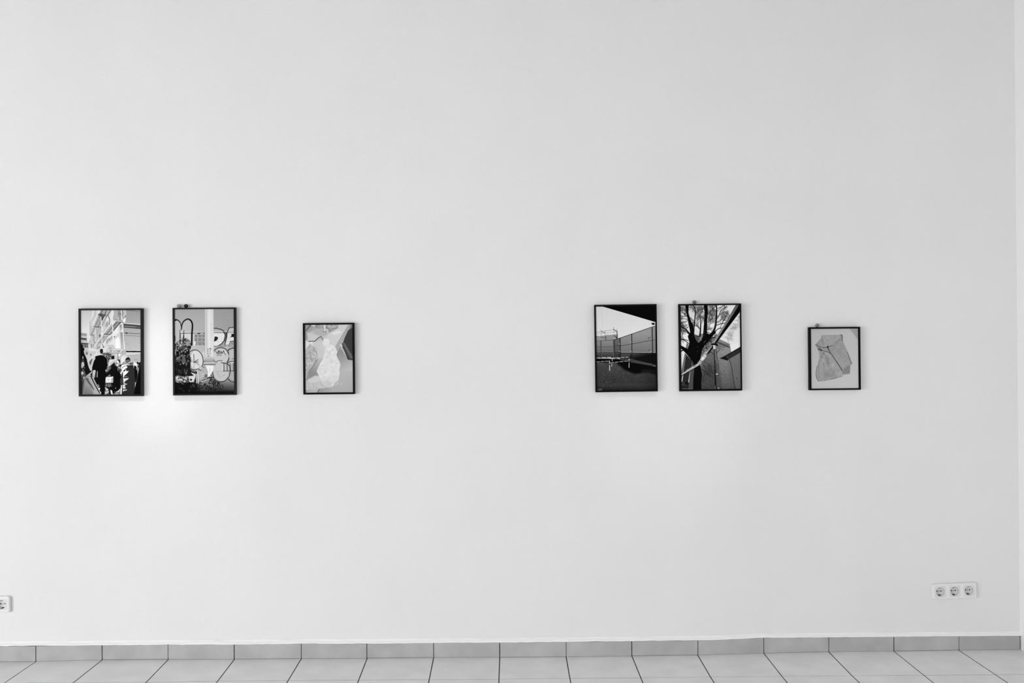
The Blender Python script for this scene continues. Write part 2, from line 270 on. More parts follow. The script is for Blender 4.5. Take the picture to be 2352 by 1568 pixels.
def art_graffiti():
    A = Art((401, 710.2), (536.6, 709.4), (402, 904.3), 172, 5)
    p, l, e, gp, ring = A.p, A.l, A.e, A.gp, A.ring
    A.set(396, 706, 15.375)
    gp([(60, 50), (1200, 50), (1200, 900), (60, 900)], 166, 178, [(100, 60), (600, 900)])
    A.set(468, 706, 15.375); gp([(320, 50), (1070, 50), (1070, 900), (320, 900)], 158, 166, [(1000, 60), (400, 900)])
    A.set(396, 706, 15.375)
    # big rounded letter, left
    p([(80, 470), (150, 455), (260, 520), (310, 680), (318, 790), (340, 640), (400, 520), (540, 440), (650, 490), (690, 600), (690, 1400), (80, 1400)], 184)
    p([(280, 872), (1140, 872), (1140, 895), (280, 895)], 236)
    l([(270, 910), (1140, 900)], 20, 22); p([(285, 925), (660, 920), (650, 1300), (285, 1300)], 206)
    l([(70, 455), (150, 436), (250, 500), (300, 620), (315, 800)], 46, 10, sm=1, w2=14); p([(70, 430), (150, 412), (150, 460), (80, 490)], 8)
    l([(318, 760), (335, 620), (400, 490), (530, 415), (640, 460), (700, 590), (698, 760), (685, 940), (678, 1340)], 40, 34, sm=1, w2=60)
    l([(600, 430), (680, 510), (702, 620), (690, 900), (680, 1340)], 42, 12, sm=1)
    l([(266, 790), (270, 1000), (275, 1300)], 14, 14, w2=28); l([(405, 815), (400, 960), (395, 1060), (310, 1160)], 16, 14, w2=50)
    e(328, 1030, 40, 105, 200); l([(285, 940), (285, 1150)], 10, 20)
    p([(62, 960), (100, 1000), (108, 1110), (90, 1230), (62, 1220)], 8)
    # block window
    p([(715, 915), (1140, 915), (1140, 1350), (715, 1350)], 210); p([(770, 950), (1140, 950), (1140, 1345), (800, 1345), (770, 1200)], 168)
    for X0, X1 in ((780, 875), (905, 1020), (1045, 1140)):
        for Y0, Y1 in ((955, 1060), (1095, 1200), (1235, 1345)):
            p([(X0, Y0), (X1, Y0), (X1, Y1), (X0, Y1)], 143); l([(X0, Y0+6), (X1, Y0+6)], 14, 105); e((X0+X1)/2, (Y0+Y1)/2+6, 20, 18, 100, .8, soft=.5)
    p([(880, 905), (975, 905), (960, 935), (890, 935)], 15); e(1115, 915, 16, 16, 10); p([(720, 1200), (790, 1180), (830, 1280), (780, 1340), (720, 1340)], 225, 1, .6); l([(742, 930), (742, 1320)], 8, 150)
    p([(640, 1350), (1140, 1350), (1140, 1372), (640, 1372)], 214); l([(640, 1384), (1140, 1380)], 18, 100); gp([(560, 1395), (1140, 1395), (1140, 1640), (560, 1640)], 188, 176, [(700, 1400), (700, 1568)])
    for x in (880, 1000, 1080): l([(x, 1450), (x+12, 1568)], 30, 95, .8, soft=.8)
    p([(940, 1540), (1010, 1450), (1060, 1568), (1000, 1640), (930, 1590)], 78, .9, .6)
    A.set(380, 690, 6.816)
    # right of the pipe: letters D F on tiles
    p([(745, 495), (1070, 495), (1070, 510), (745, 510)], 228); p([(745, 515), (1070, 515), (1070, 705), (745, 705)], 232)
    p([(745, 505), (915, 505), (915, 524), (745, 524)], 215)
    A.set(468, 706, 15.375)
    p([(340, 760), (440, 750), (600, 790), (690, 850), (700, 900), (340, 900)], 182); p([(880, 730), (1060, 710), (1060, 850), (850, 850)], 196)
    p([(340, 850), (1060, 850), (1060, 870), (340, 870)], 235); l([(340, 882), (700, 882)], 16, 55); l([(830, 872), (1060, 868)], 16, 75)
    p([(820, 890), (1060, 885), (1040, 920), (820, 930)], 196); p([(820, 930), (950, 930), (930, 1330), (740, 1330), (800, 1100)], 226)
    for y in (1070, 1205): l([(340, y), (720, y)], 8, 200); l([(790, y), (900, y)], 8, 190)
    for x in (485, 615): l([(x, 940), (x, 1330)], 8, 205)
    l([(920, 930), (915, 1330)], 8, 190)
    p([(715, 900), (800, 890), (800, 1100), (730, 1330), (600, 1340), (500, 1345), (640, 1260), (720, 1120), (745, 980)], 108, 1, .2); p([(640, 1240), (740, 1180), (720, 1330), (560, 1335)], 160, 1, .4)
    l([(340, 742), (440, 735), (500, 760), (590, 775), (640, 800), (700, 850), (700, 900), (740, 960), (735, 1050), (700, 1180), (610, 1290), (500, 1350)], 26, 14)
    l([(340, 742), (480, 745)], 20, 60, .6)
    l([(1060, 700), (960, 718), (880, 718), (850, 800), (820, 880)], 22, 14); l([(800, 890), (800, 1010), (770, 1160), (730, 1310)], 36, 10, w2=20); l([(700, 882), (820, 885)], 20, 16)
    l([(725, 1330), (900, 1330)], 16, 22); p([(960, 940), (1060, 930), (1060, 1060), (1000, 1030), (930, 1050), (960, 1010)], 24); l([(935, 1050), (1000, 1035), (1060, 1055)], 16, 12)
    p([(925, 1060), (1055, 1050), (1055, 1180), (920, 1185)], 232); l([(1060, 1190), (925, 1200), (880, 1330)], 28, 12, w2=14); p([(945, 1220), (1060, 1215), (1060, 1330), (900, 1330)], 150, 1, .2)
    p([(375, 1030), (440, 1030), (495, 1065), (480, 1120), (430, 1180), (345, 1205), (360, 1120)], 34, 1, 0)
    p([(340, 1345), (1060, 1340), (1060, 1352), (340, 1357)], 215); l([(350, 1372), (700, 1362), (1060, 1360)], 16, 65); gp([(340, 1385), (1060, 1375), (1060, 3200), (340, 3200)], 180, 176, [(600, 1400), (600, 1568)])
    p([(760, 1340), (860, 1335), (850, 1365), (770, 1365)], 220)
    # balloons below
    A.set(380, 690, 6.816)
    gp([(380, 720), (1075, 720), (1075, 1500), (380, 1500)], 186, 172, [(700, 740), (700, 1200)])
    gp([(380, 1080), (1080, 1080), (1080, 1480), (380, 1480)], 165, 30, [(700, 1210), (700, 1445)], 1, 1)
    gp([(900, 1230), (1080, 1230), (1080, 1480), (800, 1480)], 150, 30, [(960, 1250), (940, 1440)], 1, 1.5)
    e(490, 930, 105, 155, 214, soft=.1); p([(590, 800), (615, 795), (615, 980), (590, 990), (560, 830)], 205)
    l([(378, 835), (370, 790), (340, 770)], 10, 15); l([(385, 800), (430, 776), (500, 782), (560, 840), (586, 930), (575, 1010), (530, 1060), (440, 1082), (398, 1068)], 11, 38, sm=1)
    l([(440, 840), (446, 960)], 14, 120); l([(446, 965), (444, 1060)], 11, 160); l([(350, 930), (446, 962)], 8, 110); l([(446, 962), (510, 925)], 10, 55); l([(446, 962), (510, 962)], 10, 60); l([(446, 962), (525, 1008)], 9, 105); l([(446, 970), (400, 930)], 9, 100)
    l([(280, 790), (345, 860), (420, 940)], 34, 200, .8, soft=.4); l([(310, 800), (380, 860)], 8, 90)
    e(868, 865, 118, 116, 204, soft=.1); l([(750, 790), (800, 750), (870, 738), (940, 765), (985, 830), (988, 900), (960, 975)], 15, 78, sm=1); l([(960, 790), (985, 850), (985, 910), (962, 975)], 10, 45, sm=1)
    e(1095, 860, 110, 120, 196); l([(965, 795), (1000, 760), (1070, 742)], 20, 88, sm=1)
    l([(1030, 915), (1070, 908)], 10, 90); p([(1000, 950), (1070, 940), (1070, 985), (960, 1000)], 215); l([(975, 975), (1010, 955), (1070, 950)], 11, 30); l([(965, 1010), (1070, 985)], 16, 14)
    e(870, 1110, 130, 150, 200, soft=.1); e(1085, 1130, 110, 135, 178); p([(880, 980), (1070, 985), (1070, 1100), (895, 1105)], 150); e(900, 1110, 60, 140, 200, .5, soft=1.5)
    for x in (890, 938, 985, 1035): l([(x, 985), (x, 1100)], 12, 226); l([(x+16, 990), (x+20, 1095)], 16, 110, .8)
    l([(895, 1100), (1070, 1100)], 9, 60); l([(780, 1108), (1070, 1112)], 5, 160)
    l([(735, 1110), (745, 1190), (790, 1255), (860, 1273), (930, 1250), (990, 1180), (1006, 1100), (1000, 1040), (975, 1000), (940, 985), (870, 972)], 11, 36, sm=1); l([(780, 965), (820, 942), (885, 940)], 9, 80, sm=1)
    l([(965, 1215), (1010, 1260), (1075, 1278)], 15, 75, sm=1, soft=.3); l([(800, 1130), (850, 1200)], 12, 175, soft=.5); l([(880, 1180), (925, 1160)], 8, 165)
    # VEM tag
    l([(778, 792), (806, 832), (826, 782)], 9, 50); l([(826, 792), (824, 836), (852, 822), (838, 806), (850, 792), (826, 792)], 8, 50); l([(862, 836), (866, 798), (886, 828), (902, 784)], 9, 48); l([(905, 784), (918, 830), (938, 850)], 8, 70); l([(796, 854), (872, 857)], 9, 110)
    # pipe
    gp([(612, 138), (745, 138), (750, 910), (612, 910)], 214, 232, [(615, 0), (690, 0)]); p([(625, 138), (652, 138), (655, 900), (628, 900)], 200, .7, .6); gp([(690, 138), (748, 138), (752, 900), (700, 900)], 226, 215, [(690, 0), (748, 0)], .7)
    l([(636, 200), (638, 700)], 6, 170, .6, soft=.3); l([(712, 350), (714, 580)], 6, 190, .7, soft=.4); l([(612, 140), (613, 960)], 4, 150)
    for i, (x, y) in enumerate(((660, 760), (660, 795), (662, 830), (665, 875), (690, 755), (692, 790), (694, 828), (690, 880))):
        l([(x-6, y-10), (x+6, y-4), (x-4, y+6), (x+8, y+14)], 5, 60)
    l([(690, 748), (708, 748), (705, 770)], 6, 50); l([(655, 868), (690, 855)], 5, 70)
    gp([(615, 880), (750, 880), (775, 965), (590, 970)], 205, 150, [(680, 880), (680, 965)], soft=.2); l([(615, 940), (598, 970)], 7, 90); l([(745, 930), (775, 965)], 6, 90)
    p([(590, 970), (778, 966), (778, 988), (590, 990)], 215); l([(595, 997), (775, 994)], 9, 25); p([(598, 1003), (775, 1000), (770, 1010), (600, 1012)], 205); l([(600, 1015), (775, 1011)], 5, 80)
    p([(620, 1015), (755, 1015), (740, 1100), (690, 1180), (655, 1200), (660, 1120), (640, 1050)], 240); l([(690, 1060), (684, 1120)], 7, 190); p([(590, 1030), (630, 1040), (655, 1130), (650, 1180), (600, 1150)], 180, 1, .6)
    l([(735, 1110), (700, 1180)], 8, 130, .7)
    e(545, 1050, 30, 30, 190); l([(520, 1075), (560, 1100)], 9, 30); l([(570, 1030), (605, 1050)], 9, 70)
    # cartoonish eyes scribble and mouth
    e(585, 1165, 28, 34, 218); ring(585, 1165, 28, 34, 6, 90, 1, 0, 60, 330); e(588, 1170, 7, 9, 15); ring(628, 1178, 18, 20, 8, 18); e(628, 1178, 6, 7, 15)
    p([(520, 1100), (560, 1090), (620, 1140), (560, 1240), (520, 1240)], 190, .6, .6)
    l([(500, 1290), (570, 1280), (620, 1250), (670, 1205), (740, 1205)], 13, 12, sm=1); p([(545, 1275), (600, 1255), (655, 1218), (630, 1250), (580, 1280)], 212, 1, .2); l([(580, 1255), (620, 1225)], 8, 20)
    ring(732, 1194, 13, 14, 7, 15); e(710, 1165, 8, 7, 15)
    # scrawled words  (zeiop / Caninup)
    l([(672, 1208), (718, 1205), (672, 1290), (715, 1298), (735, 1290)], 11, 12); l([(690, 1220), (700, 1260)], 9, 14)
    ring(732, 1252, 20, 24, 10, 14); e(732, 1250, 9, 11, 60); l([(770, 1240), (735, 1312), (755, 1312), (778, 1260)], 10, 12)
    ring(790, 1305, 20, 32, 10, 12, 1, 15); e(788, 1308, 5, 6, 12); l([(830, 1278), (800, 1345)], 12, 12); l([(810, 1285), (845, 1300), (815, 1380)], 11, 14)
    ring(870, 1350, 24, 32, 11, 40, 1, 20, -120, 140); l([(855, 1330), (845, 1390)], 9, 30)
    l([(505, 1310), (488, 1330), (498, 1370), (525, 1372)], 11, 12, sm=1); ring(548, 1350, 16, 26, 10, 14); l([(575, 1380), (590, 1335), (612, 1305), (620, 1380)], 11, 12); ring(618, 1310, 12, 12, 8, 12)
    l([(640, 1390), (645, 1330), (670, 1350), (672, 1395)], 12, 14); l([(690, 1330), (695, 1390), (720, 1360), (722, 1400)], 12, 12); l([(745, 1320), (748, 1400)], 12, 10); l([(770, 1345), (770, 1410), (800, 1370)], 10, 12)
    # foliage
    A.mottle([(140, 690), (200, 640), (270, 600), (330, 590), (390, 640), (400, 720), (370, 800), (400, 950), (388, 990), (390, 1080), (470, 1130), (480, 1300), (480, 1480), (140, 1480)], -10, 95, 1.6, gain=1.5)
    p([(140, 970), (385, 985), (388, 1090), (460, 1120), (470, 1180), (150, 1180)], 14, .75, .4)
    r = A.r
    def leaf(x, y, L, w, ang, v, a=1):
        c, q = math.cos(math.radians(ang)), math.sin(math.radians(ang)); f = lambda t, n: (x+L*t*c-n*q, y+L*t*q+n*c)
        A.p([f(0, 0), f(.25, w*.8), f(.5, w), f(.8, w*.5), f(1, 0), f(.75, -w*.4), f(.4, -w*.8), f(.15, -w*.5)], v, a, .15)
    for _ in range(80): leaf(r.uniform(200, 380), r.uniform(600, 760), r.uniform(20, 55), r.uniform(4, 9), r.uniform(0, 360), r.choice([30, 60, 90, 125, 150, 185, 215]))
    for _ in range(90): leaf(r.uniform(150, 330), r.uniform(720, 900), r.uniform(20, 60), r.uniform(4, 10), r.uniform(0, 360), r.choice([8, 12, 30, 60, 90, 120, 160, 215]))
    for _ in range(26): leaf(r.uniform(260, 380), r.uniform(860, 990), r.uniform(20, 50), r.uniform(4, 10), r.uniform(30, 150), r.choice([25, 60, 90, 120, 150]))
    leaf(160, 930, 110, 26, -40, 105); leaf(165, 945, 100, 20, -12, 70); p([(255, 850), (300, 870), (320, 950), (300, 990), (260, 930)], 90, 1, .3); e(280, 985, 12, 12, 150)
    l([(300, 870), (330, 900), (340, 980)], 8, 20); e(232, 998, 7, 9, 190); p([(330, 640), (385, 650), (380, 700), (340, 720), (310, 690)], 165, .8, .5)
    for x, y, L, w, a_, v in ((205, 1060, 90, 18, 75, 52), (245, 1080, 80, 15, 80, 40), (300, 1060, 100, 18, 85, 60), (350, 1070, 80, 16, 110, 60), (175, 1050, 60, 12, 100, 40), (330, 1110, 60, 14, 100, 85), (400, 1110, 60, 10, -20, 110)): leaf(x, y, L, w, a_, v)
    p([(150, 1190), (210, 1170), (255, 1280), (190, 1285), (160, 1260)], 175, 1, .9); A.mottle([(175, 1170), (260, 1190), (350, 1175), (355, 1260), (270, 1280), (180, 1280), (160, 1230)], 25, 225, 1.3, gain=1.7, soft=1.2)
    p([(390, 1120), (470, 1145), (470, 1180), (440, 1175)], 210, 1, .2); p([(360, 1180), (470, 1175), (465, 1200), (440, 1270), (370, 1270)], 215, 1, .4); p([(385, 1215), (420, 1235), (405, 1255), (380, 1250)], 30, 1, .3); l([(380, 1272), (440, 1270)], 5, 225)
    p([(140, 1285), (470, 1285), (500, 1330), (480, 1480), (140, 1480)], 12, 1, .5); gp([(400, 1290), (540, 1300), (540, 1480), (400, 1480)], 40, 12, [(450, 1300), (450, 1420)], .6, 1)
    for x, y, L, w, a_, v in ((200, 1360, 90, 10, 25, 45), (370, 1380, 70, 10, 85, 50), (240, 1290, 60, 12, 15, 80), (420, 1300, 70, 12, 60, 75), (390, 1320, 60, 12, 80, 50)): leaf(x, y, L, w, a_, v)
    e(285, 1418, 8, 8, 70, soft=.3)
    p([(480, 1110), (495, 1110), (505, 1290), (490, 1290)], 18); l([(500, 1108), (512, 1290)], 13, 240); l([(485, 1145), (490, 1285)], 10, 235); p([(455, 1100), (480, 1110), (482, 1150), (460, 1150)], 60, 1, .3)
    gp([(380, 1410), (1080, 1410), (1080, 1480), (380, 1480)], 20, 8, [(600, 1410), (600, 1450)], .7, 1.6)
    return A

def art_white_bag():
    A = Art((700.4, 745.7), (809.2, 745.0), (701.2, 901.6), 196, 7)
    A.set(680, 725, 7.8375); p, l, e, gp = A.p, A.l, A.e, A.gp
    gp([(140, 150), (1030, 150), (1030, 1400), (140, 1400)], 206, 172, [(500, 600), (700, 1390)])
    gp([(150, 150), (480, 150), (480, 720), (150, 720)], 150, 208, [(160, 200), (420, 560)], soft=1)
    p([(200, 320), (450, 200), (560, 330), (500, 420), (440, 370), (340, 450), (210, 450)], 196, 1, 1)
    p([(300, 200), (520, 290), (560, 350), (460, 370), (330, 330)], 178, .8, 1.5)
    p([(255, 160), (760, 160), (745, 220), (620, 300), (560, 330), (480, 290), (400, 240), (290, 205)], 168, 1, .4); A.mottle([(270, 165), (740, 165), (700, 230), (560, 310), (440, 260)], 135, 200, 2.2)
    p([(560, 190), (740, 185), (700, 240), (600, 250)], 190, .8, .5); l([(540, 170), (560, 230), (700, 225), (750, 200)], 8, 120); l([(480, 290), (620, 260), (740, 225)], 12, 120, .7, soft=.4)
    p([(490, 165), (545, 165), (530, 290), (505, 280)], 212); p([(535, 240), (580, 245), (590, 310), (555, 320)], 214); l([(565, 250), (575, 300)], 6, 150); l([(548, 170), (540, 235)], 8, 80)
    p([(270, 168), (350, 170), (330, 200)], 225, 1, .2); l([(185, 262), (260, 175)], 24, 105); p([(160, 160), (250, 160), (190, 240), (160, 250)], 158, 1, .3)
    p([(160, 300), (205, 310), (212, 400), (190, 440), (160, 440)], 160, 1, .4)
    # white cloth field
    p([(560, 350), (760, 240), (800, 170), (940, 165), (880, 360), (740, 640), (700, 560), (620, 520), (600, 430)], 212, 1, .8); p([(620, 320), (760, 270), (830, 300), (700, 350)], 228, 1, 1)
    l([(610, 330), (720, 290)], 10, 235, .7, soft=.6); l([(740, 275), (800, 300)], 12, 238, .7, soft=.6)
    p([(200, 300), (440, 380), (340, 460), (480, 440), (480, 760), (390, 740), (370, 590), (250, 500)], 206, 1, .8); p([(235, 470), (290, 480), (310, 560)], 232, 1, .4)
    l([(232, 462), (340, 458), (400, 400), (445, 376), (470, 405)], 13, 62); l([(455, 380), (482, 440)], 18, 125); l([(240, 478), (300, 478)], 10, 238)
    # right translucent band + dark zone
    p([(930, 180), (990, 165), (980, 220), (930, 280), (870, 410), (800, 520), (745, 660), (700, 560), (830, 380)], 172, 1, .3); gp([(880, 250), (930, 170), (985, 165), (900, 330), (720, 650), (695, 560)], 168, 178, [(900, 200), (720, 600)])
    p([(990, 170), (1020, 160), (1020, 740), (960, 680), (840, 480), (870, 400), (930, 270), (980, 225)], 62, 1, .2); p([(975, 165), (1015, 165), (1010, 225), (960, 230)], 120, 1, .6)
    p([(815, 500), (850, 480), (1010, 730), (1010, 800), (950, 815), (920, 790)], 70); p([(830, 490), (870, 490), (1005, 720), (1005, 770), (965, 770)], 104, 1, .2); l([(830, 560), (945, 800)], 10, 60)
    l([(800, 555), (728, 715)], 9, 75); l([(790, 520), (800, 550)], 14, 225)
    gp([(735, 710), (805, 580), (920, 790), (1015, 805), (1018, 1390), (600, 1390), (740, 1180)], 150, 196, [(740, 730), (900, 1000)]); p([(740, 720), (850, 700), (900, 800), (780, 820)], 160, .6, 2)
    gp([(600, 1000), (1020, 1000), (1020, 1395), (600, 1395)], 185, 174, [(900, 1050), (900, 1390)], .8, 2)
    # crumpled film at left
    p([(160, 440), (230, 470), (260, 540), (160, 620)], 226, 1, .3); A.mottle([(165, 620), (250, 510), (370, 590), (390, 740), (370, 830), (280, 940), (200, 1110), (165, 1180)], 158, 205, 2, gain=1.2)
    for _ in range(40):
        x, y = A.r.uniform(180, 370), A.r.uniform(600, 900); l([(x, y), (x+A.r.uniform(-20, 30), y+A.r.uniform(-30, 20))], 7, A.r.choice([130, 150, 210, 228]), .7)
    for x, y in ((220, 790), (260, 840), (300, 840), (350, 680), (330, 740), (215, 880)): e(x, y, 12, 8, 232, .8, soft=.4)
    gp([(380, 790), (480, 760), (400, 930), (370, 1000), (420, 1120), (330, 1110), (200, 1150), (240, 1010), (300, 900)], 190, 145, [(440, 800), (300, 1040)], soft=.4)
    l([(385, 780), (300, 910), (230, 1010), (190, 1150)], 10, 95, .8, sm=1, soft=.5)
    p([(165, 1180), (200, 1160), (420, 1070), (440, 1200), (540, 1290), (400, 1320), (170, 1330)], 196, 1, .5); p([(200, 1150), (350, 1070), (430, 1100), (430, 1200), (260, 1200)], 210, 1, 1)
    A.mottle([(170, 1250), (420, 1180), (560, 1280), (400, 1320), (170, 1330)], 184, 206, 1.2)
    for x, y in ((270, 1270), (300, 1265), (375, 1250), (405, 1235), (430, 1255), (205, 1300), (700, 1240), (800, 1220), (805, 1240), (495, 1290)): e(x, y, 7, 6, 240, .9)
    p([(410, 1310), (440, 1310), (380, 1385), (370, 1385)], 105, 1, .3); gp([(420, 1310), (620, 1290), (620, 1390), (390, 1390)], 158, 176, [(430, 1320), (600, 1380)]); gp([(165, 1330), (400, 1315), (370, 1390), (165, 1390)], 172, 188, [(170, 1330), (300, 1390)])
    # wrapped bag
    body = [(500, 430), (580, 410), (615, 470), (610, 515), (690, 545), (735, 640), (725, 730), (775, 820), (795, 880), (770, 980), (782, 1020), (755, 1150), (700, 1200), (640, 1280), (560, 1285), (470, 1230), (430, 1130), (400, 1060), (370, 990), (420, 880), (470, 800), (490, 740), (510, 640), (490, 560), (470, 480)]
    p(body, 227, 1, .3)
    gp([(430, 1100), (770, 1060), (700, 1200), (640, 1285), (540, 1285), (460, 1220)], 226, 204, [(600, 1050), (600, 1280)], .8, .6)
    for pts, v in (([(620, 470), (630, 510), (600, 515)], 190), ([(570, 690), (620, 630), (690, 590), (640, 660)], 206), ([(590, 825), (670, 810), (630, 835)], 192), ([(600, 915), (690, 910), (650, 925)], 205), ([(500, 990), (560, 1020), (530, 1030)], 203), ([(460, 880), (510, 890), (470, 900)], 202), ([(410, 940), (460, 965), (420, 960)], 204), ([(640, 1000), (700, 980), (660, 1020)], 208), ([(480, 540), (540, 550), (500, 640)], 208), ([(470, 1230), (560, 1150), (640, 1240), (600, 1280)], 206), ([(700, 860), (780, 830), (740, 880)], 214), ([(520, 740), (600, 700), (560, 770)], 216)):
        p(pts, v, .9, .5)
    for pts in ([(620, 640), (690, 640), (640, 700)], [(480, 430), (560, 420), (520, 470)], [(640, 1240), (690, 1200), (650, 1270)], [(430, 850), (500, 830), (450, 870)], [(600, 870), (720, 860), (660, 900)], [(560, 600), (640, 580), (580, 640)]): p(pts, 238, .8, .6)
    n = A.noise(5)*5+A.noise(2.5)*4; m = A.mask(body, 0, .8); A.V[m[2]:m[2]+m[0].shape[0], m[1]:m[1]+m[0].shape[1]] += (m[0]*n[m[2]:m[2]+m[0].shape[0], m[1]:m[1]+m[0].shape[1]])
    p([(730, 1190), (760, 1180), (750, 1240), (700, 1250)], 205, .7, .8)
    return A

def art_fence():
    A = Art((1369.0, 703.7), (1504.8, 702.4), (1371.0, 896.6), 222, 11)
    p, l, e, gp = A.p, A.l, A.e, A.gp
    A.set(1350, 680, 6.533)
    gp([(100, 140), (1040, 140), (1040, 660), (100, 660)], 214, 224, [(500, 160), (500, 640)])
    for x in (215, 232, 290): l([(x, 160), (x+4, 500)], 4, 200, .7, soft=.3)
    p([(218, 140), (1040, 140), (1040, 402), (600, 268), (225, 156)], 4); l([(222, 160), (600, 274), (1030, 406)], 5, 238)
    A.set(1364, 740, 15.375)
    # left distant building/fence
    gp([(80, 500), (850, 430), (850, 640), (80, 670)], 150, 142, [(100, 500), (800, 500)]); gp([(80, 660), (700, 630), (700, 1240), (80, 1250)], 138, 100, [(400, 660), (400, 1060)])
    gp([(80, 1070), (720, 1070), (720, 1250), (80, 1250)], 82, 48, [(300, 1075), (300, 1240)])
    l([(80, 350), (260, 330)], 12, 100); l([(80, 408), (420, 380), (820, 325)], 10, 130); l([(270, 318), (420, 300), (700, 265)], 10, 110); l([(270, 320), (400, 375)], 18, 60); l([(700, 255), (820, 325)], 22, 55)
    l([(268, 250), (268, 640)], 10, 130); l([(405, 300), (408, 460)], 10, 110); l([(705, 180), (708, 300)], 22, 130, w2=12); l([(710, 300), (715, 600)], 12, 150); l([(822, 240), (822, 330)], 10, 120); l([(822, 330), (835, 560)], 26, 60)
    l([(80, 495), (250, 490), (420, 470), (840, 430)], 12, 118); e(95, 490, 20, 14, 50); e(490, 425, 10, 24, 165, soft=.2); l([(270, 525), (420, 560)], 16, 80); p([(410, 465), (445, 465), (460, 640), (415, 640)], 100, 1, .2)
    l([(720, 485), (800, 500)], 22, 60); e(795, 545, 30, 18, 25); p([(730, 540), (790, 560), (730, 600)], 190, 1, .2)
    l([(80, 668), (270, 655), (690, 622)], 14, 55); l([(80, 868), (690, 845)], 14, 62); l([(80, 1068), (700, 1062)], 14, 45); l([(80, 845), (690, 825)], 6, 160); l([(80, 1045), (690, 1040)], 7, 150)
    l([(258, 660), (262, 1230)], 26, 48); l([(282, 660), (284, 1230)], 6, 150)
    p([(680, 620), (740, 620), (745, 1250), (690, 1250)], 66); l([(690, 640), (700, 1240)], 14, 105); l([(732, 620), (728, 1250)], 14, 20)
    gp([(740, 620), (930, 545), (930, 1080), (740, 1070)], 98, 82, [(740, 700), (740, 1060)]); gp([(740, 1070), (940, 1070), (940, 1240), (740, 1240)], 66, 45, [(800, 1080), (800, 1230)]); l([(740, 835), (920, 815)], 14, 40); l([(740, 1065), (940, 1065)], 16, 38); 
    for x, y in ((897, 762), (900, 1020), (660, 1022), (668, 805), (215, 1022)): e(x, y, 14, 8, 215 if x > 800 else 150, soft=.2)
    # right fence panels
    A.set(1350, 680, 6.533)
    P = [(400, 650), (490, 625), (660, 570), (960, 468), (1030, 446)]
    gp([(485, 628), (1030, 446), (1030, 850), (485, 850)], 148, 112, [(760, 560), (760, 840)])
    gp([(485, 845), (1030, 850), (1030, 1060), (655, 985), (485, 960)], 66, 14, [(700, 860), (720, 940)])
    A.V += 0
    l([(400, 652), (490, 627), (660, 570), (960, 466), (1030, 446)], 8, 34)
    gp([(485, 735), (660, 700), (1030, 640), (1030, 656), (660, 712), (485, 742)], 165, 165, [(0, 0), (1, 0)]); l([(485, 745), (660, 714), (955, 663), (1030, 652)], 8, 22); l([(485, 728), (660, 690), (960, 645)], 3, 95)
    p([(485, 836), (1030, 838), (1030, 853), (485, 848)], 150); l([(485, 850), (1030, 858)], 7, 22); l([(485, 832), (1030, 832)], 3, 80)
    l([(487, 628), (490, 910)], 11, 24); l([(660, 570), (663, 985)], 11, 20); l([(652, 575), (655, 980)], 4, 130, .8)
    p([(946, 462), (964, 462), (972, 850), (955, 850)], 128); l([(966, 470), (972, 1045)], 11, 12); l([(948, 470), (955, 850)], 4, 90)
    p([(955, 850), (975, 850), (980, 1050), (955, 1045)], 10); l([(1000, 460), (1010, 840)], 30, 128, .6)
    for x, y in ((644, 690), (645, 828), (940, 628), (940, 822), (475, 716), (475, 826)): e(x, y, 9, 4, 215, soft=.1)
    l([(902, 630), (940, 624)], 7, 30); l([(908, 812), (945, 812)], 7, 35)
    l([(472, 870), (474, 915)], 9, 8); l([(648, 878), (650, 985)], 12, 5)
    p([(948, 413), (978, 400), (1012, 422), (975, 438)], 14); l([(972, 436), (968, 460)], 5, 190)
    # ground
    gp([(120, 940), (640, 940), (1040, 1040), (1040, 1440), (120, 1440)], 68, 52, [(300, 1000), (300, 1300)]); p([(400, 930), (660, 985), (1040, 1060), (1040, 1190), (900, 1150), (700, 1165), (560, 1110), (440, 1010)], 6, 1, 1.6)
    n = A.noise(1.5)*7+A.noise(6)*5+A.noise(.8)*4; A.p([(120, 1000), (440, 1010), (560, 1110), (700, 1165), (900, 1150), (1040, 1190), (1040, 1440), (120, 1440)], np.clip(A.V+n, 3, 255), 1, 1)
    gp([(120, 1300), (1040, 1300), (1040, 1440), (120, 1440)], 60, 16, [(500, 1330), (500, 1415)], .6, 1.5); gp([(800, 1100), (1040, 1100), (1040, 1440), (800, 1440)], 50, 20, [(820, 1200), (1020, 1250)], .45, 2)
    l([(170, 1140), (400, 1380)], 4, 38, .8); l([(150, 1300), (420, 1240), (600, 1170)], 4, 42, .8); l([(240, 1330), (500, 1270)], 4, 36, .6)
    for x, y in ((282, 1284), (537, 1205), (565, 1246), (235, 1342), (495, 1408), (350, 1350)): e(x, y, 6, 5, 125, .9, soft=.2)
    A.mottle([(150, 1385), (210, 1380), (230, 1415), (150, 1415)], 50, 110, 1.5)
    l([(650, 987), (800, 1010), (960, 1035)], 8, 88); l([(975, 1045), (1020, 1055)], 12, 100); l([(900, 1010), (955, 1018)], 8, 75)
    # dark pit and striped barriers
    p([(130, 928), (330, 938), (620, 965), (600, 985), (340, 1000), (130, 985)], 4); l([(410, 935), (500, 955), (620, 980)], 6, 80)
    def stripe(a, b, w, n, first=1):
        a = np.array(a, float); b = np.array(b, float)
        l([tuple(a), tuple(b)], w, 12)
        for i in range(n):
            if i % 2 != first: continue
        for i in range(n):
            t0 = i/n; t1 = (i+0.72)/n; l([tuple(a+(b-a)*t0), tuple(a+(b-a)*t1)], w-2, 205)
    stripe((135, 924), (370, 913), 10, 3); stripe((372, 932), (628, 912), 10, 4); stripe((135, 984), (330, 972), 9, 3); stripe((340, 998), (620, 970), 9, 4)
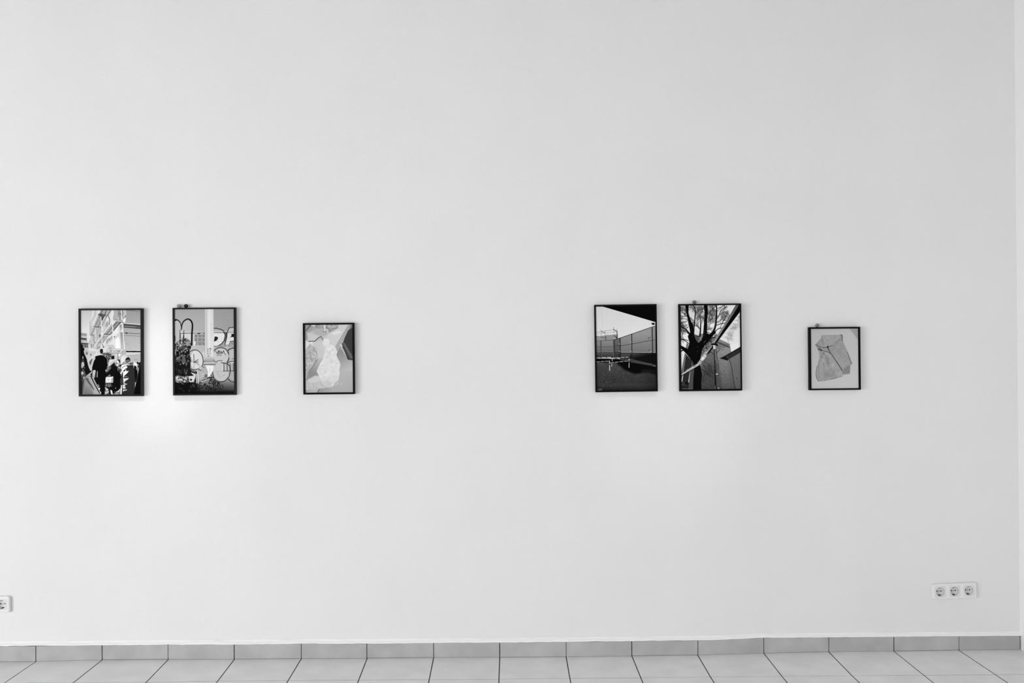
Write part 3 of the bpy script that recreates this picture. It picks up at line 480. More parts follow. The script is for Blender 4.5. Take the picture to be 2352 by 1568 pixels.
    l([(135, 932), (340, 934)], 6, 150); l([(330, 935), (370, 935), (368, 972)], 9, 190); l([(328, 970), (330, 1020)], 12, 190); l([(330, 1030), (330, 1110)], 12, 205); e(330, 1023, 9, 9, 8); l([(362, 1005), (361, 1052)], 10, 170); e(360, 1000, 7, 5, 10)
    l([(619, 940), (619, 970)], 8, 225); l([(619, 1005), (617, 1070)], 8, 228); e(619, 990, 6, 6, 150)
    return A

def art_tree():
    A = Art((1563.5, 701.2), (1699.3, 700.4), (1565.3, 894.2), 226, 13)
    p, l, e, gp = A.p, A.l, A.e, A.gp; r = A.r
    A.set(1556, 696, 15.375); gp([(60, 60), (1000, 60), (1000, 1300), (60, 1300)], 205, 228, [(600, 80), (300, 1300)])
    A.set(1540, 680, 6.533)
    # fine twig haze
    def twig(x, y, ang, L, w, dep, v, bend=14, spread=32, sub=.62):
        pts = [(x, y)]; a = ang
        for i in range(4):
            a += r.uniform(-bend, bend); x += L/4*math.cos(math.radians(a)); y += L/4*math.sin(math.radians(a)); pts.append((x, y))
        l(pts, w, v, .9, w2=w*.5)
        if dep > 0:
            for q in (pts[2], pts[3], pts[4]):
                for sgn in r.sample((-1, 1), 2 if dep > 1 else 1): twig(q[0], q[1], a+sgn*r.uniform(12, spread), L*sub, w*.66, dep-1, min(v+14, 140), bend, spread, sub)
    for x, y, a, L in ((240, 230, 200, 60), (250, 300, 190, 70), (265, 370, 170, 80), (280, 420, 165, 90), (290, 540, 200, 90), (270, 480, 215, 80), (370, 220, 240, 60), (375, 300, 300, 70), (370, 380, 220, 60),
                       (460, 350, 250, 80), (455, 400, 300, 70), (430, 480, 235, 80), (520, 260, 220, 70), (520, 350, 200, 60), (560, 260, 320, 70), (560, 380, 310, 90), (560, 440, 330, 100), (690, 230, 220, 70), (690, 180, 240, 50),
                       (680, 300, 200, 80), (690, 330, 300, 100), (700, 400, 320, 110), (780, 240, 300, 60), (830, 330, 310, 60), (820, 400, 330, 80), (760, 420, 300, 80), (660, 500, 200, 80), (640, 560, 190, 70), (200, 500, 250, 70), (190, 620, 240, 70), (200, 700, 250, 60), (180, 180, 20, 60), (170, 240, 10, 60), (600, 200, 240, 60), (640, 220, 270, 60),
                       (620, 340, 260, 80), (590, 430, 280, 70), (480, 250, 260, 60), (420, 260, 280, 60), (400, 420, 270, 70), (330, 230, 300, 50)):
        twig(x, y, a, L, 5.5, 3, 40)
        twig(x+r.uniform(-20, 20), y+r.uniform(-30, 30), a+r.uniform(-40, 40), L*.8, 5, 1, 35)
    for x, y, a, L in ((880, 440, 40, 70), (860, 470, 20, 60), (830, 540, 30, 60), (800, 560, 10, 80), (780, 590, 25, 90), (770, 610, 40, 90), (900, 410, 15, 90), (930, 360, 0, 70), (970, 310, 20, 50), (850, 500, 5, 90), (1000, 290, 40, 40)):
        twig(x, y, a, L, 3.5, 3, 130)
    # central mottled twiggy area
    for x0, y0, x1, y1 in ((160, 140, 250, 240), (380, 140, 520, 300), (560, 140, 690, 330)):
        for _ in range(90):
            x, y = r.uniform(x0, x1), r.uniform(y0, y1); l([(x, y), (x+r.uniform(-22, 22), y+r.uniform(-26, 26))], r.uniform(2, 4), r.choice([40, 70, 100, 120]), .8)
    # concrete building
    gp([(360, 585), (500, 560), (720, 640), (885, 715), (910, 840), (1050, 900), (1050, 1400), (300, 1400), (300, 700)], 118, 66, [(700, 700), (560, 1300)])
    gp([(700, 800), (900, 760), (960, 1400), (700, 1400)], 140, 84, [(800, 820), (800, 1390)]); gp([(660, 1000), (720, 1000), (780, 1400), (680, 1400)], 80, 60, [(700, 1000), (700, 1390)], .6, 1)
    p([(690, 640), (730, 650), (880, 715), (885, 775), (700, 690)], 100); p([(730, 650), (880, 715), (882, 735), (715, 680)], 128, 1, .3); l([(690, 690), (885, 772)], 12, 55, soft=.3)
    n = A.noise(2)*10+A.noise(.9)*8; A.p([(450, 600), (885, 715), (960, 1400), (460, 1400)], np.clip(A.V+n, 0, 255), 1, .2)
    A.mottle([(500, 620), (690, 600), (690, 740), (560, 830), (480, 830)], 20, 150, 1.2, .8)
    for _ in range(46):
        x, y = r.uniform(490, 640), r.uniform(1000, 1180); twig(x, y, r.uniform(10, 70), r.uniform(30, 70), 3, 1, 38)
    for x, y, a, L in ((470, 1010, 40, 160), (480, 1090, 55, 170), (470, 1100, 25, 170), (500, 980, 20, 150), (500, 1120, 80, 120)): twig(x, y, a, L, 6, 2, 30)
    p([(150, 1290), (350, 1290), (350, 1410), (150, 1410)], 40)
    # pale sky wedge and lattice mast left
    p([(160, 830), (218, 840), (200, 1000), (170, 1110), (160, 1100)], 228); p([(220, 850), (245, 870), (215, 1100), (190, 1180), (165, 1270), (165, 1130)], 105, 1, .2); p([(250, 700), (275, 720), (258, 790), (235, 780)], 95)
    A.p([(240, 870), (330, 980), (290, 1150), (270, 1290), (180, 1290)], 38); 
    for i in range(13):
        for j in range(5):
            x = 250+j*14-i*4+(i % 2)*7; y = 910+i*29; e(x, y, 4.5, 6, 14 if (i+j) % 2 else 72, .9)
    p([(320, 980), (360, 1010), (350, 1395), (270, 1395), (295, 1150)], 72, 1, .2); p([(160, 1290), (270, 1290), (270, 1390), (160, 1390)], 34); A.mottle([(165, 1280), (260, 1290), (260, 1340), (165, 1340)], 15, 80, 1.2); p([(225, 1285), (260, 1285), (260, 1320), (225, 1320)], 8); l([(175, 1385), (345, 1388)], 6, 120)
    # trunk
    T = 7
    p([(225, 130), (280, 130), (275, 250), (310, 370), (350, 440), (355, 560), (380, 640), (420, 700), (470, 660), (490, 600), (505, 420), (515, 250), (505, 130), (560, 130), (565, 250), (555, 350), (550, 560), (600, 580), (650, 520), (690, 540), (600, 640), (540, 700), (480, 800), (455, 900), (440, 1000), (460, 1100), (475, 1180), (462, 1300), (465, 1400), (340, 1400), (345, 1250), (360, 1080), (340, 990), (240, 860), (160, 780), (160, 735), (260, 790), (290, 700), (265, 600), (300, 540), (280, 430), (255, 300)], T, 1, .1)
    l([(690, 135), (695, 200), (690, 320), (675, 450), (640, 540), (560, 620)], 13, T, sm=1, w2=34); l([(340, 140), (378, 200), (370, 350), (360, 480), (350, 580)], 10, T, sm=1, w2=20)
    l([(460, 350), (455, 480), (445, 600)], 12, T, w2=24); l([(395, 430), (440, 490)], 11, T); l([(430, 290), (460, 350)], 7, 25)
    l([(160, 460), (230, 490), (270, 540), (300, 590)], 12, T, sm=1, w2=24); l([(165, 520), (230, 520), (270, 560)], 8, T); l([(160, 340), (230, 340), (265, 360)], 6, 30, sm=1)
    l([(160, 660), (190, 640), (270, 665)], 9, T); l([(190, 645), (290, 715)], 11, T); l([(160, 830), (200, 800)], 16, T); l([(160, 165), (240, 210)], 6, 25); l([(245, 250), (200, 260)], 6, 40)
    l([(690, 190), (760, 170), (800, 140)], 8, 20); l([(690, 235), (780, 160)], 5, 40); l([(680, 350), (740, 270), (780, 190)], 6, 35); l([(685, 370), (760, 270), (810, 235), (850, 260), (880, 290)], 6, 60, sm=1)
    l([(685, 440), (770, 415), (815, 408)], 10, 12); l([(650, 545), (720, 490), (765, 480)], 11, 10); l([(745, 480), (775, 410), (830, 320), (815, 270)], 7, 40); l([(650, 560), (700, 580)], 9, T); l([(660, 590), (700, 595)], 12, T); l([(550, 500), (640, 475)], 5, 40)
    l([(560, 400), (600, 360), (640, 340)], 6, 30); l([(620, 300), (625, 350), (560, 400)], 6, 40); l([(480, 640), (600, 600)], 20, T); l([(520, 730), (600, 640), (680, 610)], 12, 12)
    l([(600, 835), (650, 870)], 8, 14); l([(690, 858), (740, 800)], 8, 25); l([(740, 800), (800, 800)], 5, 60); l([(530, 750), (570, 800)], 10, 14)
    e(410, 640, 26, 40, 70, soft=.4); p([(365, 590), (430, 600), (430, 680), (400, 670)], 74, 1, .3); p([(365, 560), (435, 605), (430, 612), (360, 580)], 12)
    p([(362, 460), (430, 500), (432, 600), (362, 575)], 222, .8, .3); l([(372, 480), (430, 590)], 3, 100, .5)
    for x, y in ((515, 520), (513, 550), (512, 590), (410, 830), (412, 760), (520, 680)): l([(x, y-8), (x-2, y+8)], 5, 95, .8, soft=.2)
    l([(500, 700), (530, 670)], 6, 95)
    # pole, dark lower side and light upper side
    p([(985, 130), (1046, 130), (1042, 240), (919, 402), (692, 704), (655, 725), (634, 691), (825, 402)], 7)
    gp([(990, 134), (1029, 134), (950, 260), (859, 402), (664, 704), (655, 712), (634, 691), (700, 590), (825, 402)], 92, 150, [(1010, 150), (640, 700)], soft=.35)
    gp([(600, 745), (640, 720), (655, 735), (570, 850), (530, 840)], 110, 150, [(640, 730), (550, 840)]); l([(650, 745), (565, 860)], 22, 8); p([(610, 710), (700, 715), (710, 750), (610, 730)], 12, 1, .2); l([(690, 720), (712, 745)], 12, 10)
    gp([(530, 825), (565, 840), (500, 950), (450, 1010), (420, 1040), (405, 1015), (440, 960), (480, 890)], 165, 190, [(550, 830), (430, 1020)]); l([(520, 900), (480, 950)], 38, 212); e(497, 922, 24, 28, 222, rot=30, soft=.3)
    l([(470, 890), (520, 915)], 9, 120); l([(440, 958), (480, 980)], 9, 90); l([(435, 975), (470, 1000)], 9, 190); A.mottle([(525, 825), (560, 845), (530, 880), (500, 870)], 70, 225, .9); A.mottle([(410, 985), (470, 985), (450, 1035), (415, 1035)], 80, 225, .9); l([(455, 1040), (475, 1030), (470, 1022)], 5, 170)
    p([(405, 1012), (432, 1035), (300, 1110), (170, 1185), (168, 1165), (280, 1090)], 185, 1, .1); l([(430, 1042), (170, 1192)], 8, 8); A.mottle([(400, 1015), (420, 1030), (240, 1130), (230, 1115)], 120, 225, 1.1)
    # lamp post
    gp([(640, 735), (685, 740), (682, 800), (645, 800)], 140, 215, [(682, 0), (655, 0)]); l([(645, 800), (685, 802)], 6, 12); l([(657, 805), (664, 1000), (678, 1395)], 10, 6, w2=18); l([(668, 810), (680, 960)], 6, 130); l([(645, 810), (660, 1100)], 3, 140, .6)
    l([(682, 810), (696, 900), (715, 1000), (720, 1100)], 16, 70, .7, soft=.4); e(685, 1170, 7, 12, 205, soft=.2); e(703, 1168, 7, 12, 190, soft=.2); e(720, 1380, 10, 14, 165, soft=.3); l([(671, 1350), (672, 1395)], 6, 150)
    e(660, 992, 8, 8, 8)
    # right sky + roof
    p([(905, 835), (885, 760), (882, 712), (800, 680), (745, 640), (1042, 640), (1042, 770)], 228, 0)
    gp([(890, 740), (1042, 700), (1042, 775), (912, 838)], 229, 230, [(0, 0), (1, 0)])
    p([(750, 937), (1055, 757), (1058, 842), (870, 950), (852, 968)], 42); l([(750, 937), (830, 895), (1042, 772)], 12, 8); p([(750, 937), (830, 900), (870, 945), (850, 968)], 20); l([(832, 900), (862, 935)], 5, 110)
    gp([(870, 950), (1060, 842), (1060, 1400), (975, 1400), (930, 1150)], 112, 92, [(950, 900), (1000, 1390)]); gp([(852, 968), (880, 950), (905, 1030), (970, 1395), (900, 1395)], 118, 80, [(870, 960), (930, 1390)]); l([(878, 955), (905, 1030), (935, 1200), (965, 1390)], 9, 45, sm=1)
    e(993, 1236, 8, 6, 10); A.p([(880, 960), (1045, 860), (1048, 1400), (960, 1400)], np.clip(A.V+A.noise(1)*8, 0, 255), .9)
    return A

def art_folded_cloth():
    A = Art((1862.2, 755.3), (1971.2, 754.0), (1863.9, 892.2), 196, 17)
    A.set(1840, 730, 8.7125); p, l, e, gp = A.p, A.l, A.e, A.gp
    gp([(180, 200), (1170, 200), (1170, 1420), (180, 1420)], 184, 200, [(200, 250), (1100, 1200)])
    gp([(960, 200), (1160, 200), (1160, 440), (1130, 425)], 168, 162, [(0, 0), (1, 0)], soft=.15)
    out = [(418, 355), (560, 350), (790, 345), (815, 332), (845, 360), (838, 460), (940, 690), (1028, 910), (990, 950), (978, 1112), (840, 1130), (825, 1170), (600, 1220), (480, 1250), (360, 1262), (315, 1210), (302, 1110), (320, 990), (360, 860), (378, 720), (350, 640), (285, 545), (340, 490), (418, 405)]
    p([(x+10, y+14) for x, y in out], 184, .5, 1.2); p(out, 153)
    gp([(600, 600), (760, 400), (840, 460), (940, 690), (1020, 910), (985, 950), (900, 980), (820, 1040), (600, 700)], 152, 160, [(700, 500), (850, 950)], .9, .3)
    gp([(360, 640), (540, 680), (600, 720), (820, 1050), (830, 1165), (600, 1220), (360, 1262), (310, 1200), (320, 1000), (370, 800)], 162, 158, [(450, 700), (600, 1200)], soft=.3)
    p([(425, 375), (800, 350), (740, 440), (640, 540), (540, 570), (460, 580)], 160, .8, .4); p([(640, 540), (740, 430), (800, 380), (830, 400), (700, 520)], 142, .8, .5)
    p([(480, 720), (560, 800), (580, 900), (540, 980), (500, 860)], 138, .9, 1); p([(400, 680), (470, 720), (440, 800), (380, 900), (390, 760)], 140, .8, 1)
    p([(600, 930), (680, 900), (650, 980)], 180, .8, 1); p([(420, 800), (470, 830), (430, 940)], 174, .7, 1); p([(500, 1060), (620, 1000), (690, 1080), (640, 1180), (480, 1200)], 145, .8, 1.2); p([(740, 1060), (820, 1070), (825, 1160), (720, 1180)], 170, .7, .8)
    l([(455, 900), (490, 1200)], 16, 135, .7, sm=0, soft=.8); l([(365, 860), (365, 1200)], 8, 118, .9, soft=.3); l([(330, 960), (308, 1110), (322, 1200), (360, 1258)], 9, 85, sm=1)
    p([(820, 1050), (900, 990), (980, 950), (975, 1110), (840, 1130)], 138, .9, .3); l([(975, 960), (965, 1100)], 8, 100, .7); p([(880, 980), (970, 940), (960, 1020)], 130, .8, .6)
    l([(925, 690), (1000, 900)], 16, 120, .8, soft=.2); l([(930, 680), (1025, 905)], 5, 100, .8); p([(985, 870), (1028, 905), (1000, 918)], 120, .8, .2)
    l([(418, 355), (432, 440), (458, 545)], 9, 105, .9, soft=.2); l([(418, 355), (600, 352), (790, 345)], 6, 125, .8); e(808, 342, 18, 8, 70); l([(820, 350), (825, 460)], 16, 95, .9, soft=.3)
    p([(290, 545), (420, 410), (450, 550), (360, 560), (330, 600)], 150, .8, .4); l([(315, 535), (400, 620), (470, 665), (540, 680), (600, 715)], 8, 40, sm=1); l([(355, 620), (420, 660)], 22, 50, .8, soft=.3)
    l([(380, 565), (440, 600), (480, 595)], 14, 95, .9, sm=1, soft=.3); l([(440, 590), (540, 585), (640, 545)], 9, 78, sm=1, soft=.1); l([(540, 570), (545, 610), (570, 655)], 20, 22, w2=10); l([(520, 585), (545, 575)], 14, 25)
    l([(560, 640), (605, 715), (720, 880), (825, 1045)], 9, 20, w2=11); l([(350, 650), (360, 610)], 8, 80); l([(455, 690), (470, 730)], 16, 95, .7, soft=.4); e(445, 610, 40, 8, 170, .5, rot=20, soft=.3)
    l([(345, 1262), (480, 1248), (700, 1195), (830, 1165)], 5, 115); l([(285, 545), (350, 480), (418, 400)], 5, 120); l([(570, 1230), (730, 1195)], 6, 95)
    n = A.noise(4)*6+A.noise(1.5)*4; A.p(out, np.clip(A.V+n, 0, 255), 1, .3)
    return A
ARTS = dict(demo=art_demo_street, graffiti=art_graffiti, bag=art_white_bag, fence=art_fence, tree=art_tree, cloth=art_folded_cloth)

# ---------------------------------------------------------------- camera solve (metres; skirting face at y=0, wall behind it)
CX, CZ, D, F = 0.02707, 1.43973, 4.54625, 2256.846
YAW, PITCH, ROLL = 8.61799e-3, 3.22971e-3, -7.40769e-3
def basis():
    cy, sy, cp, sp = math.cos(YAW), math.sin(YAW), math.cos(PITCH), math.sin(PITCH)
    f = np.array([sy*cp, cy*cp, sp]); r = np.array([cy, -sy, 0]); u = np.cross(r, f)
    c, s = math.cos(ROLL), math.sin(ROLL); return r*c+u*s, -r*s+u*c, f
BR, BU, BF = basis()
def ray(x, y): return BR*(x-1176)/F-BU*(y-784)/F+BF
def on_y(x, y, Y):
    d = ray(x, y); t = (Y+D)/d[1]; return CX+t*d[0], CZ+t*d[2]
def on_floor(x, y):
    d = ray(x, y); t = -CZ/d[2]; return CX+t*d[0], -D+t*d[1]
cam = bpy.data.cameras.new('camera'); cam.sensor_width = 36; cam.lens = F/2352*36; cam.clip_start = .05
co = bpy.data.objects.new('camera', cam); COL.objects.link(co); sc.camera = co
co.matrix_world = Matrix(((BR[0], BU[0], -BF[0], CX), (BR[1], BU[1], -BF[1], -D), (BR[2], BU[2], -BF[2], CZ), (0, 0, 0, 1)))

# ---------------------------------------------------------------- materials
def lin(v): v /= 255; return v/12.92 if v <= .04045 else ((v+.055)/1.055)**2.4
def mat(name, v, rough=.6, spec=.3):
    m = bpy.data.materials.new(name); m.use_nodes = True; b = m.node_tree.nodes['Principled BSDF']
    b.inputs['Base Color'].default_value = (v, v, v, 1); b.inputs['Roughness'].default_value = rough
    b.inputs['Specular IOR Level'].default_value = spec; return m
def N(m, t, **kw):
    n = m.node_tree.nodes.new(t)
    for k, v in kw.items(): setattr(n, k, v)
    return n
def noise_to(m, scale, v0, v1, bump=0, bscale=None, bdist=.001, detail=4, stretch=None, lo=.3, hi=.7):
    """grey mottle v0..v1 on the base colour and a bump, both in object space"""
    t = m.node_tree; b = t.nodes['Principled BSDF']; tc = N(m, 'ShaderNodeTexCoord'); src = tc.outputs['Object']
    if stretch:
        mp = N(m, 'ShaderNodeMapping'); mp.inputs['Scale'].default_value = stretch; t.links.new(src, mp.inputs[0]); src2 = mp.outputs[0]
    else: src2 = src
    n = N(m, 'ShaderNodeTexNoise'); n.inputs['Scale'].default_value = scale; n.inputs['Detail'].default_value = detail; t.links.new(src2, n.inputs['Vector'])
    r = N(m, 'ShaderNodeMapRange'); r.inputs['From Min'].default_value = lo; r.inputs['From Max'].default_value = hi
    r.inputs['To Min'].default_value = v0; r.inputs['To Max'].default_value = v1
    t.links.new(n.outputs['Fac'], r.inputs['Value']); c = N(m, 'ShaderNodeCombineColor')
    for i in range(3): t.links.new(r.outputs[0], c.inputs[i])
    t.links.new(c.outputs[0], b.inputs['Base Color'])
    if bump:
        n2 = N(m, 'ShaderNodeTexNoise'); n2.inputs['Scale'].default_value = bscale; n2.inputs['Detail'].default_value = 3; t.links.new(src, n2.inputs['Vector'])
        bp = N(m, 'ShaderNodeBump'); bp.inputs['Strength'].default_value = bump; bp.inputs['Distance'].default_value = bdist
        t.links.new(n2.outputs['Fac'], bp.inputs['Height']); t.links.new(bp.outputs[0], b.inputs['Normal']); m['bump'] = bp.name
    return r, c, b
WALL_A = .82
M_wall = mat('wall_paint', WALL_A, .75, .15)
rng_, cmb, bs = noise_to(M_wall, 2.2, WALL_A-.012, WALL_A+.012, .55, 95, .0022, 3)
def wall_marks():
    """small smudges, filled holes and trowel blisters scattered over the paint"""
    t = M_wall.node_tree; tc = N(M_wall, 'ShaderNodeTexCoord'); acc = rng_.outputs[0]; hacc = None
    marks = [(1826, 647, .007, -.10), (1771, 608, .003, -.10), (425, 516, .011, -.035), (1163, 431, .004, -.05), (402, 316, .005, -.035), (605, 520, .0035, -.08), (530, 250, .009, -.03),
             (1900, 195, .003, -.06), (1944, 195, .003, -.04), (2093, 193, .004, -.05), (596, 571, .0022, -.15), (503, 394, .0025, -.1), (2333, 1440, .003, -.1), (1483, 1321, .0022, -.14),
             (687, 1318, .002, -.14), (1083, 1328, .002, -.14), (210, 1470, .0025, -.12), (1436, 1343, .002, -.1), (1170, 1031, .004, -.06), (595, 876, .005, .03), (930, 1166, .012, .012), (460, 1072, .012, .012), (1072, 378, .025, .012), (1324, 1463, .0028, -.18)]
    for x, y, r, v in marks:
        X, Z = on_y(x, y, .012)
        d = N(M_wall, 'ShaderNodeVectorMath', operation='DISTANCE'); d.inputs[1].default_value = (X, .012, Z); t.links.new(tc.outputs['Object'], d.inputs[0])
        mr = N(M_wall, 'ShaderNodeMapRange', interpolation_type='SMOOTHSTEP'); mr.inputs['From Min'].default_value = 0; mr.inputs['From Max'].default_value = r*1.5
        mr.inputs['To Min'].default_value = v; mr.inputs['To Max'].default_value = 0; t.links.new(d.outputs['Value'], mr.inputs['Value'])
        a = N(M_wall, 'ShaderNodeMath', operation='ADD'); t.links.new(acc, a.inputs[0]); t.links.new(mr.outputs[0], a.inputs[1]); acc = a.outputs[0]
    for i in range(3): t.links.new(acc, cmb.inputs[i])
wall_marks()
def wall_relief():
    # coarse trowel waves under the roller texture
    t = M_wall.node_tree; tc = N(M_wall, 'ShaderNodeTexCoord'); mp = N(M_wall, 'ShaderNodeMapping'); mp.inputs['Scale'].default_value = (1, 1, .45)
    t.links.new(tc.outputs['Object'], mp.inputs[0]); n = N(M_wall, 'ShaderNodeTexNoise'); n.inputs['Scale'].default_value = 5.0; n.inputs['Detail'].default_value = 3
    t.links.new(mp.outputs[0], n.inputs['Vector']); b2 = N(M_wall, 'ShaderNodeBump'); b2.inputs['Strength'].default_value = .5; b2.inputs['Distance'].default_value = .006
    t.links.new(n.outputs['Fac'], b2.inputs['Height']); t.links.new(b2.outputs[0], t.nodes[M_wall['bump']].inputs['Normal'])
wall_relief()
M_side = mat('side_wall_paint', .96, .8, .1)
M_room = mat('grey_room_paint', .5, .8, .1)
M_ceil = mat('ceiling_paint', .42, .8, .1)
M_tile = mat('floor_tile_glaze', .5, .42, .35); noise_to(M_tile, 7, .80, .90, .25, 420, .0006, 5)
M_skirt = mat('skirting_tile_glaze', .36, .45, .3); noise_to(M_skirt, 9, .40, .50, .25, 420, .0006, 5)
M_grout = mat('grey_grout', .1, .9, .05); noise_to(M_grout, 60, .06, .14, .3, 300, .001, 3)
M_plastic = mat('white_socket_plastic', .84, .28, .5)
M_plastic2 = mat('socket_well_plastic', .74, .35, .4)
M_dark = mat('dark_contact_hole', .004, .6, .1)
M_screw = mat('grey_screw', .16, .4, .5)
M_metal = mat('dark_earth_clip', .02, .35, .5)
M_clipl = mat('bright_earth_clip', .62, .35, .5)
M_fg = mat('frame_lacquer_sheen', .012, .5, .1); noise_to(M_fg, 300, .008, .014)  # black lacquer with its gloss reflection lifted into the base tone
M_fb = mat('frame_lacquer_black', .0025, .5, .06); noise_to(M_fb, 300, .0018, .0034)

def link(name, me, mats, parent=None, smooth=False):
    o = bpy.data.objects.new(name, me)
    for m in (mats if isinstance(mats, (list, tuple)) else [mats]): me.materials.append(m)
    if smooth:
        for p in me.polygons: p.use_smooth = True
    COL.objects.link(o)
    if parent: o.parent = parent
    return o
def mesh(name, V, Fc, mats, parent=None, mi=None, smooth=False):
    me = bpy.data.meshes.new(name); me.from_pydata([tuple(v) for v in V], [], Fc); me.update()
    if mi: me.polygons.foreach_set('material_index', mi)
    return link(name, me, mats, parent, smooth)
def struct(o): o['kind'] = 'structure'; return o
def slab(V, Fc, x0, x1, y0, y1, z0, z1, b=0.0):
    """box from corner ranges with a chamfered rim towards -y and +z (tile edges)"""
    n = len(V); V += [(x0, y0, z0), (x1, y0, z0), (x1, y1, z0), (x0, y1, z0), (x0, y0, z1), (x1, y0, z1), (x1, y1, z1), (x0, y1, z1)]
    Fc += [(n, n+3, n+2, n+1), (n+4, n+5, n+6, n+7), (n, n+1, n+5, n+4), (n+1, n+2, n+6, n+5), (n+2, n+3, n+7, n+6), (n+3, n, n+4, n+7)]

# ---------------------------------------------------------------- floor and skirting, laid tile by tile from the joints seen
PT = .305
JB = [(82, 1519), (234.5, 1515), (386, 1514), (538, 1513.5), (692, 1512), (843, 1511.5), (996, 1509.5), (1148, 1509), (1300.5, 1508), (1451.5, 1506), (1603, 1504), (1755, 1500), (1904, 1496.5), (2053.5, 1495), (2203, 1493)]
JT = [(84, 1483), (237, 1481.5), (388, 1480), (540, 1480), (692, 1478), (844, 1478), (997, 1476), (1148, 1476), (1299, 1474), (1451, 1472), (1603, 1471), (1754, 1465), (1902, 1464), (2053, 1462), (2203, 1461)]
JC = [(10, 1568), (169, 1566.7), (336, 1566), (500, 1563.5), (662, 1562), (824, 1561), (986, 1560), (1146, 1559), (1309, 1557), (1472, 1556), (1632, 1554), (1796, 1552.5), (1957, 1551), (2122, 1550), (2287, 1549)]
FB = [on_floor(*q) for q in JB]                       # joint feet on the floor
KX = [q[0] for q in FB]; KY = [q[1] for q in FB]
NL = 13
KX = [KX[0]-PT*(NL-i) for i in range(NL)]+KX+[2.60]; KY = [KY[0]]*NL+KY+[KY[-1]]
KYs = [KY[0]]+[(KY[i-1]+2*KY[i]+KY[i+1])/4 for i in range(1, len(KY)-1)]+[KY[-1]]
def yoff(x): return float(np.interp(x, KX, KYs))      # the wall is not perfectly straight
TZ = [on_y(x, y, yoff(on_y(x, y, 0)[0]))[1] for x, y in JT]; TZ = [TZ[0]]*NL+TZ+[TZ[-1]-.001]
def ztop(x): return float(np.interp(x, KX, TZ))
XR = on_y(2341, 1300, .012+yoff(2.4))[0]             # right-hand corner
XL, YF_, HC = -6.2, -7.2, 4.1
CR = [on_floor(*q) for q in JC]; RX = [q[0] for q in CR]; RY = [q[1] for q in CR]
RX = [RX[0]-PT*(NL-i) for i in range(NL)]+RX+[RX[-1]+PT]; RY = [RY[0]]*NL+RY+[RY[-1]]
V, Fc, MI = [], [], []
def quadslab(c, zt, th, chf):
    """a floor tile: four plan corners, top height, chamfered top rim"""
    n = len(V); cen = np.mean(c, 0)
    for z, sh in ((zt-th, 0), (zt-chf, 0), (zt, chf)):
        for p in c:
            d = np.array(p)-cen; L = np.abs(d); V.append((cen[0]+d[0]*(1-sh/max(L[0], .01)), cen[1]+d[1]*(1-sh/max(L[1], .01)), z))
    for k in (0, 4):
        for i in range(4): Fc.append((n+k+i, n+k+(i+1) % 4, n+k+4+(i+1) % 4, n+k+4+i)); MI.append(0)
    Fc.append((n+8, n+9, n+10, n+11)); MI.append(0)
rr = random.Random(4); g = .0024
NR = 23
rows = []
for k in range(NR+1):
    row = []
    for i in range(len(KX)):
        if k == 0: row.append((KX[i], KY[i]+.02 if True else 0))
        elif k == 1: row.append((RX[i], RY[i]))
        else: row.append((RX[i]+rr.uniform(-.001, .001), RY[i]-(k-1)*PT+rr.uniform(-.001, .001)))
    rows.append(row)
for k in range(NR):
    for i in range(len(KX)-1):
        a, b, c, d = rows[k+1][i], rows[k+1][i+1], rows[k][i+1], rows[k][i]
        q = [(a[0]+g, a[1]+g*.8), (b[0]-g, b[1]+g*.8), (min(c[0]-g, XR+.1), c[1]-(0 if k == 0 else g*.8)), (d[0]+g, d[1]-(0 if k == 0 else g*.8))]
        q = [(min(x, XR+.12), y) for x, y in q]
        if q[1][0]-q[0][0] < .01: continue
        quadslab(q, rr.uniform(-.0002, .0003), .01, .0006)
n = len(V); V += [(XL-.1, YF_-.1, -.0007), (XR+.15, YF_-.1, -.0007), (XR+.15, .1, -.0007), (XL-.1, .1, -.0007), (XL-.1, YF_-.1, -.2), (XR+.15, YF_-.1, -.2), (XR+.15, .1, -.2), (XL-.1, .1, -.2)]
Fc += [(n, n+1, n+2, n+3), (n+4, n+7, n+6, n+5), (n, n+4, n+5, n+1), (n+1, n+5, n+6, n+2), (n+2, n+6, n+7, n+3), (n+3, n+7, n+4, n)]; MI += [1]*6
struct(mesh('floor', V, Fc, [M_tile, M_grout], mi=MI))
# skirting
V, Fc, MI = [], [], []
for i in range(len(KX)-1):
    x0 = KX[i]+(.0020 if i % 3 else .0012); x1 = min(KX[i+1]-(.0022 if i % 2 else .0012), XR-.006)
    if x1 <= x0: continue
    lift = [.0012, .0008, .0015, .0009][i % 4]; n = len(V); ch = .0008
    ya, yb = KY[i]+rr.uniform(-.0008, .0008), min(KY[i+1], 9)+rr.uniform(-.0008, .0008); za, zb = TZ[i]+rr.uniform(-.0006, .0006), TZ[i+1]+rr.uniform(-.0006, .0006)
    if i == len(KX)-2: zb = za+(zb-za)*.4
    for dx, dz, dy in ((0, 0, .010), (0, 0, ch), (ch, ch, 0)):
        V += [(x0+dx, ya+dy, lift+dz), (x1-dx, yb+dy, lift+dz), (x1-dx, yb+dy, zb-dz), (x0+dx, ya+dy, za-dz)]
    for k in (0, 4):
        for j in range(4): Fc.append((n+k+j, n+k+(j+1) % 4, n+k+4+(j+1) % 4, n+k+4+j)); MI.append(0)
    Fc.append((n+8, n+9, n+10, n+11)); MI.append(0)
    # grout behind the joint and mortar behind the tile
    n = len(V); xe = min(KX[i+1], XR-.004); V += [(KX[i], KY[i]+.0035, -.002), (xe, KY[i+1]+.0035, -.002), (xe, KY[i+1]+.0035, zb-.001), (KX[i], KY[i]+.0035, za-.001)]
    Fc.append((n, n+1, n+2, n+3)); MI.append(1)
struct(mesh('baseboard_back', V, Fc, [M_skirt, M_grout], mi=MI))

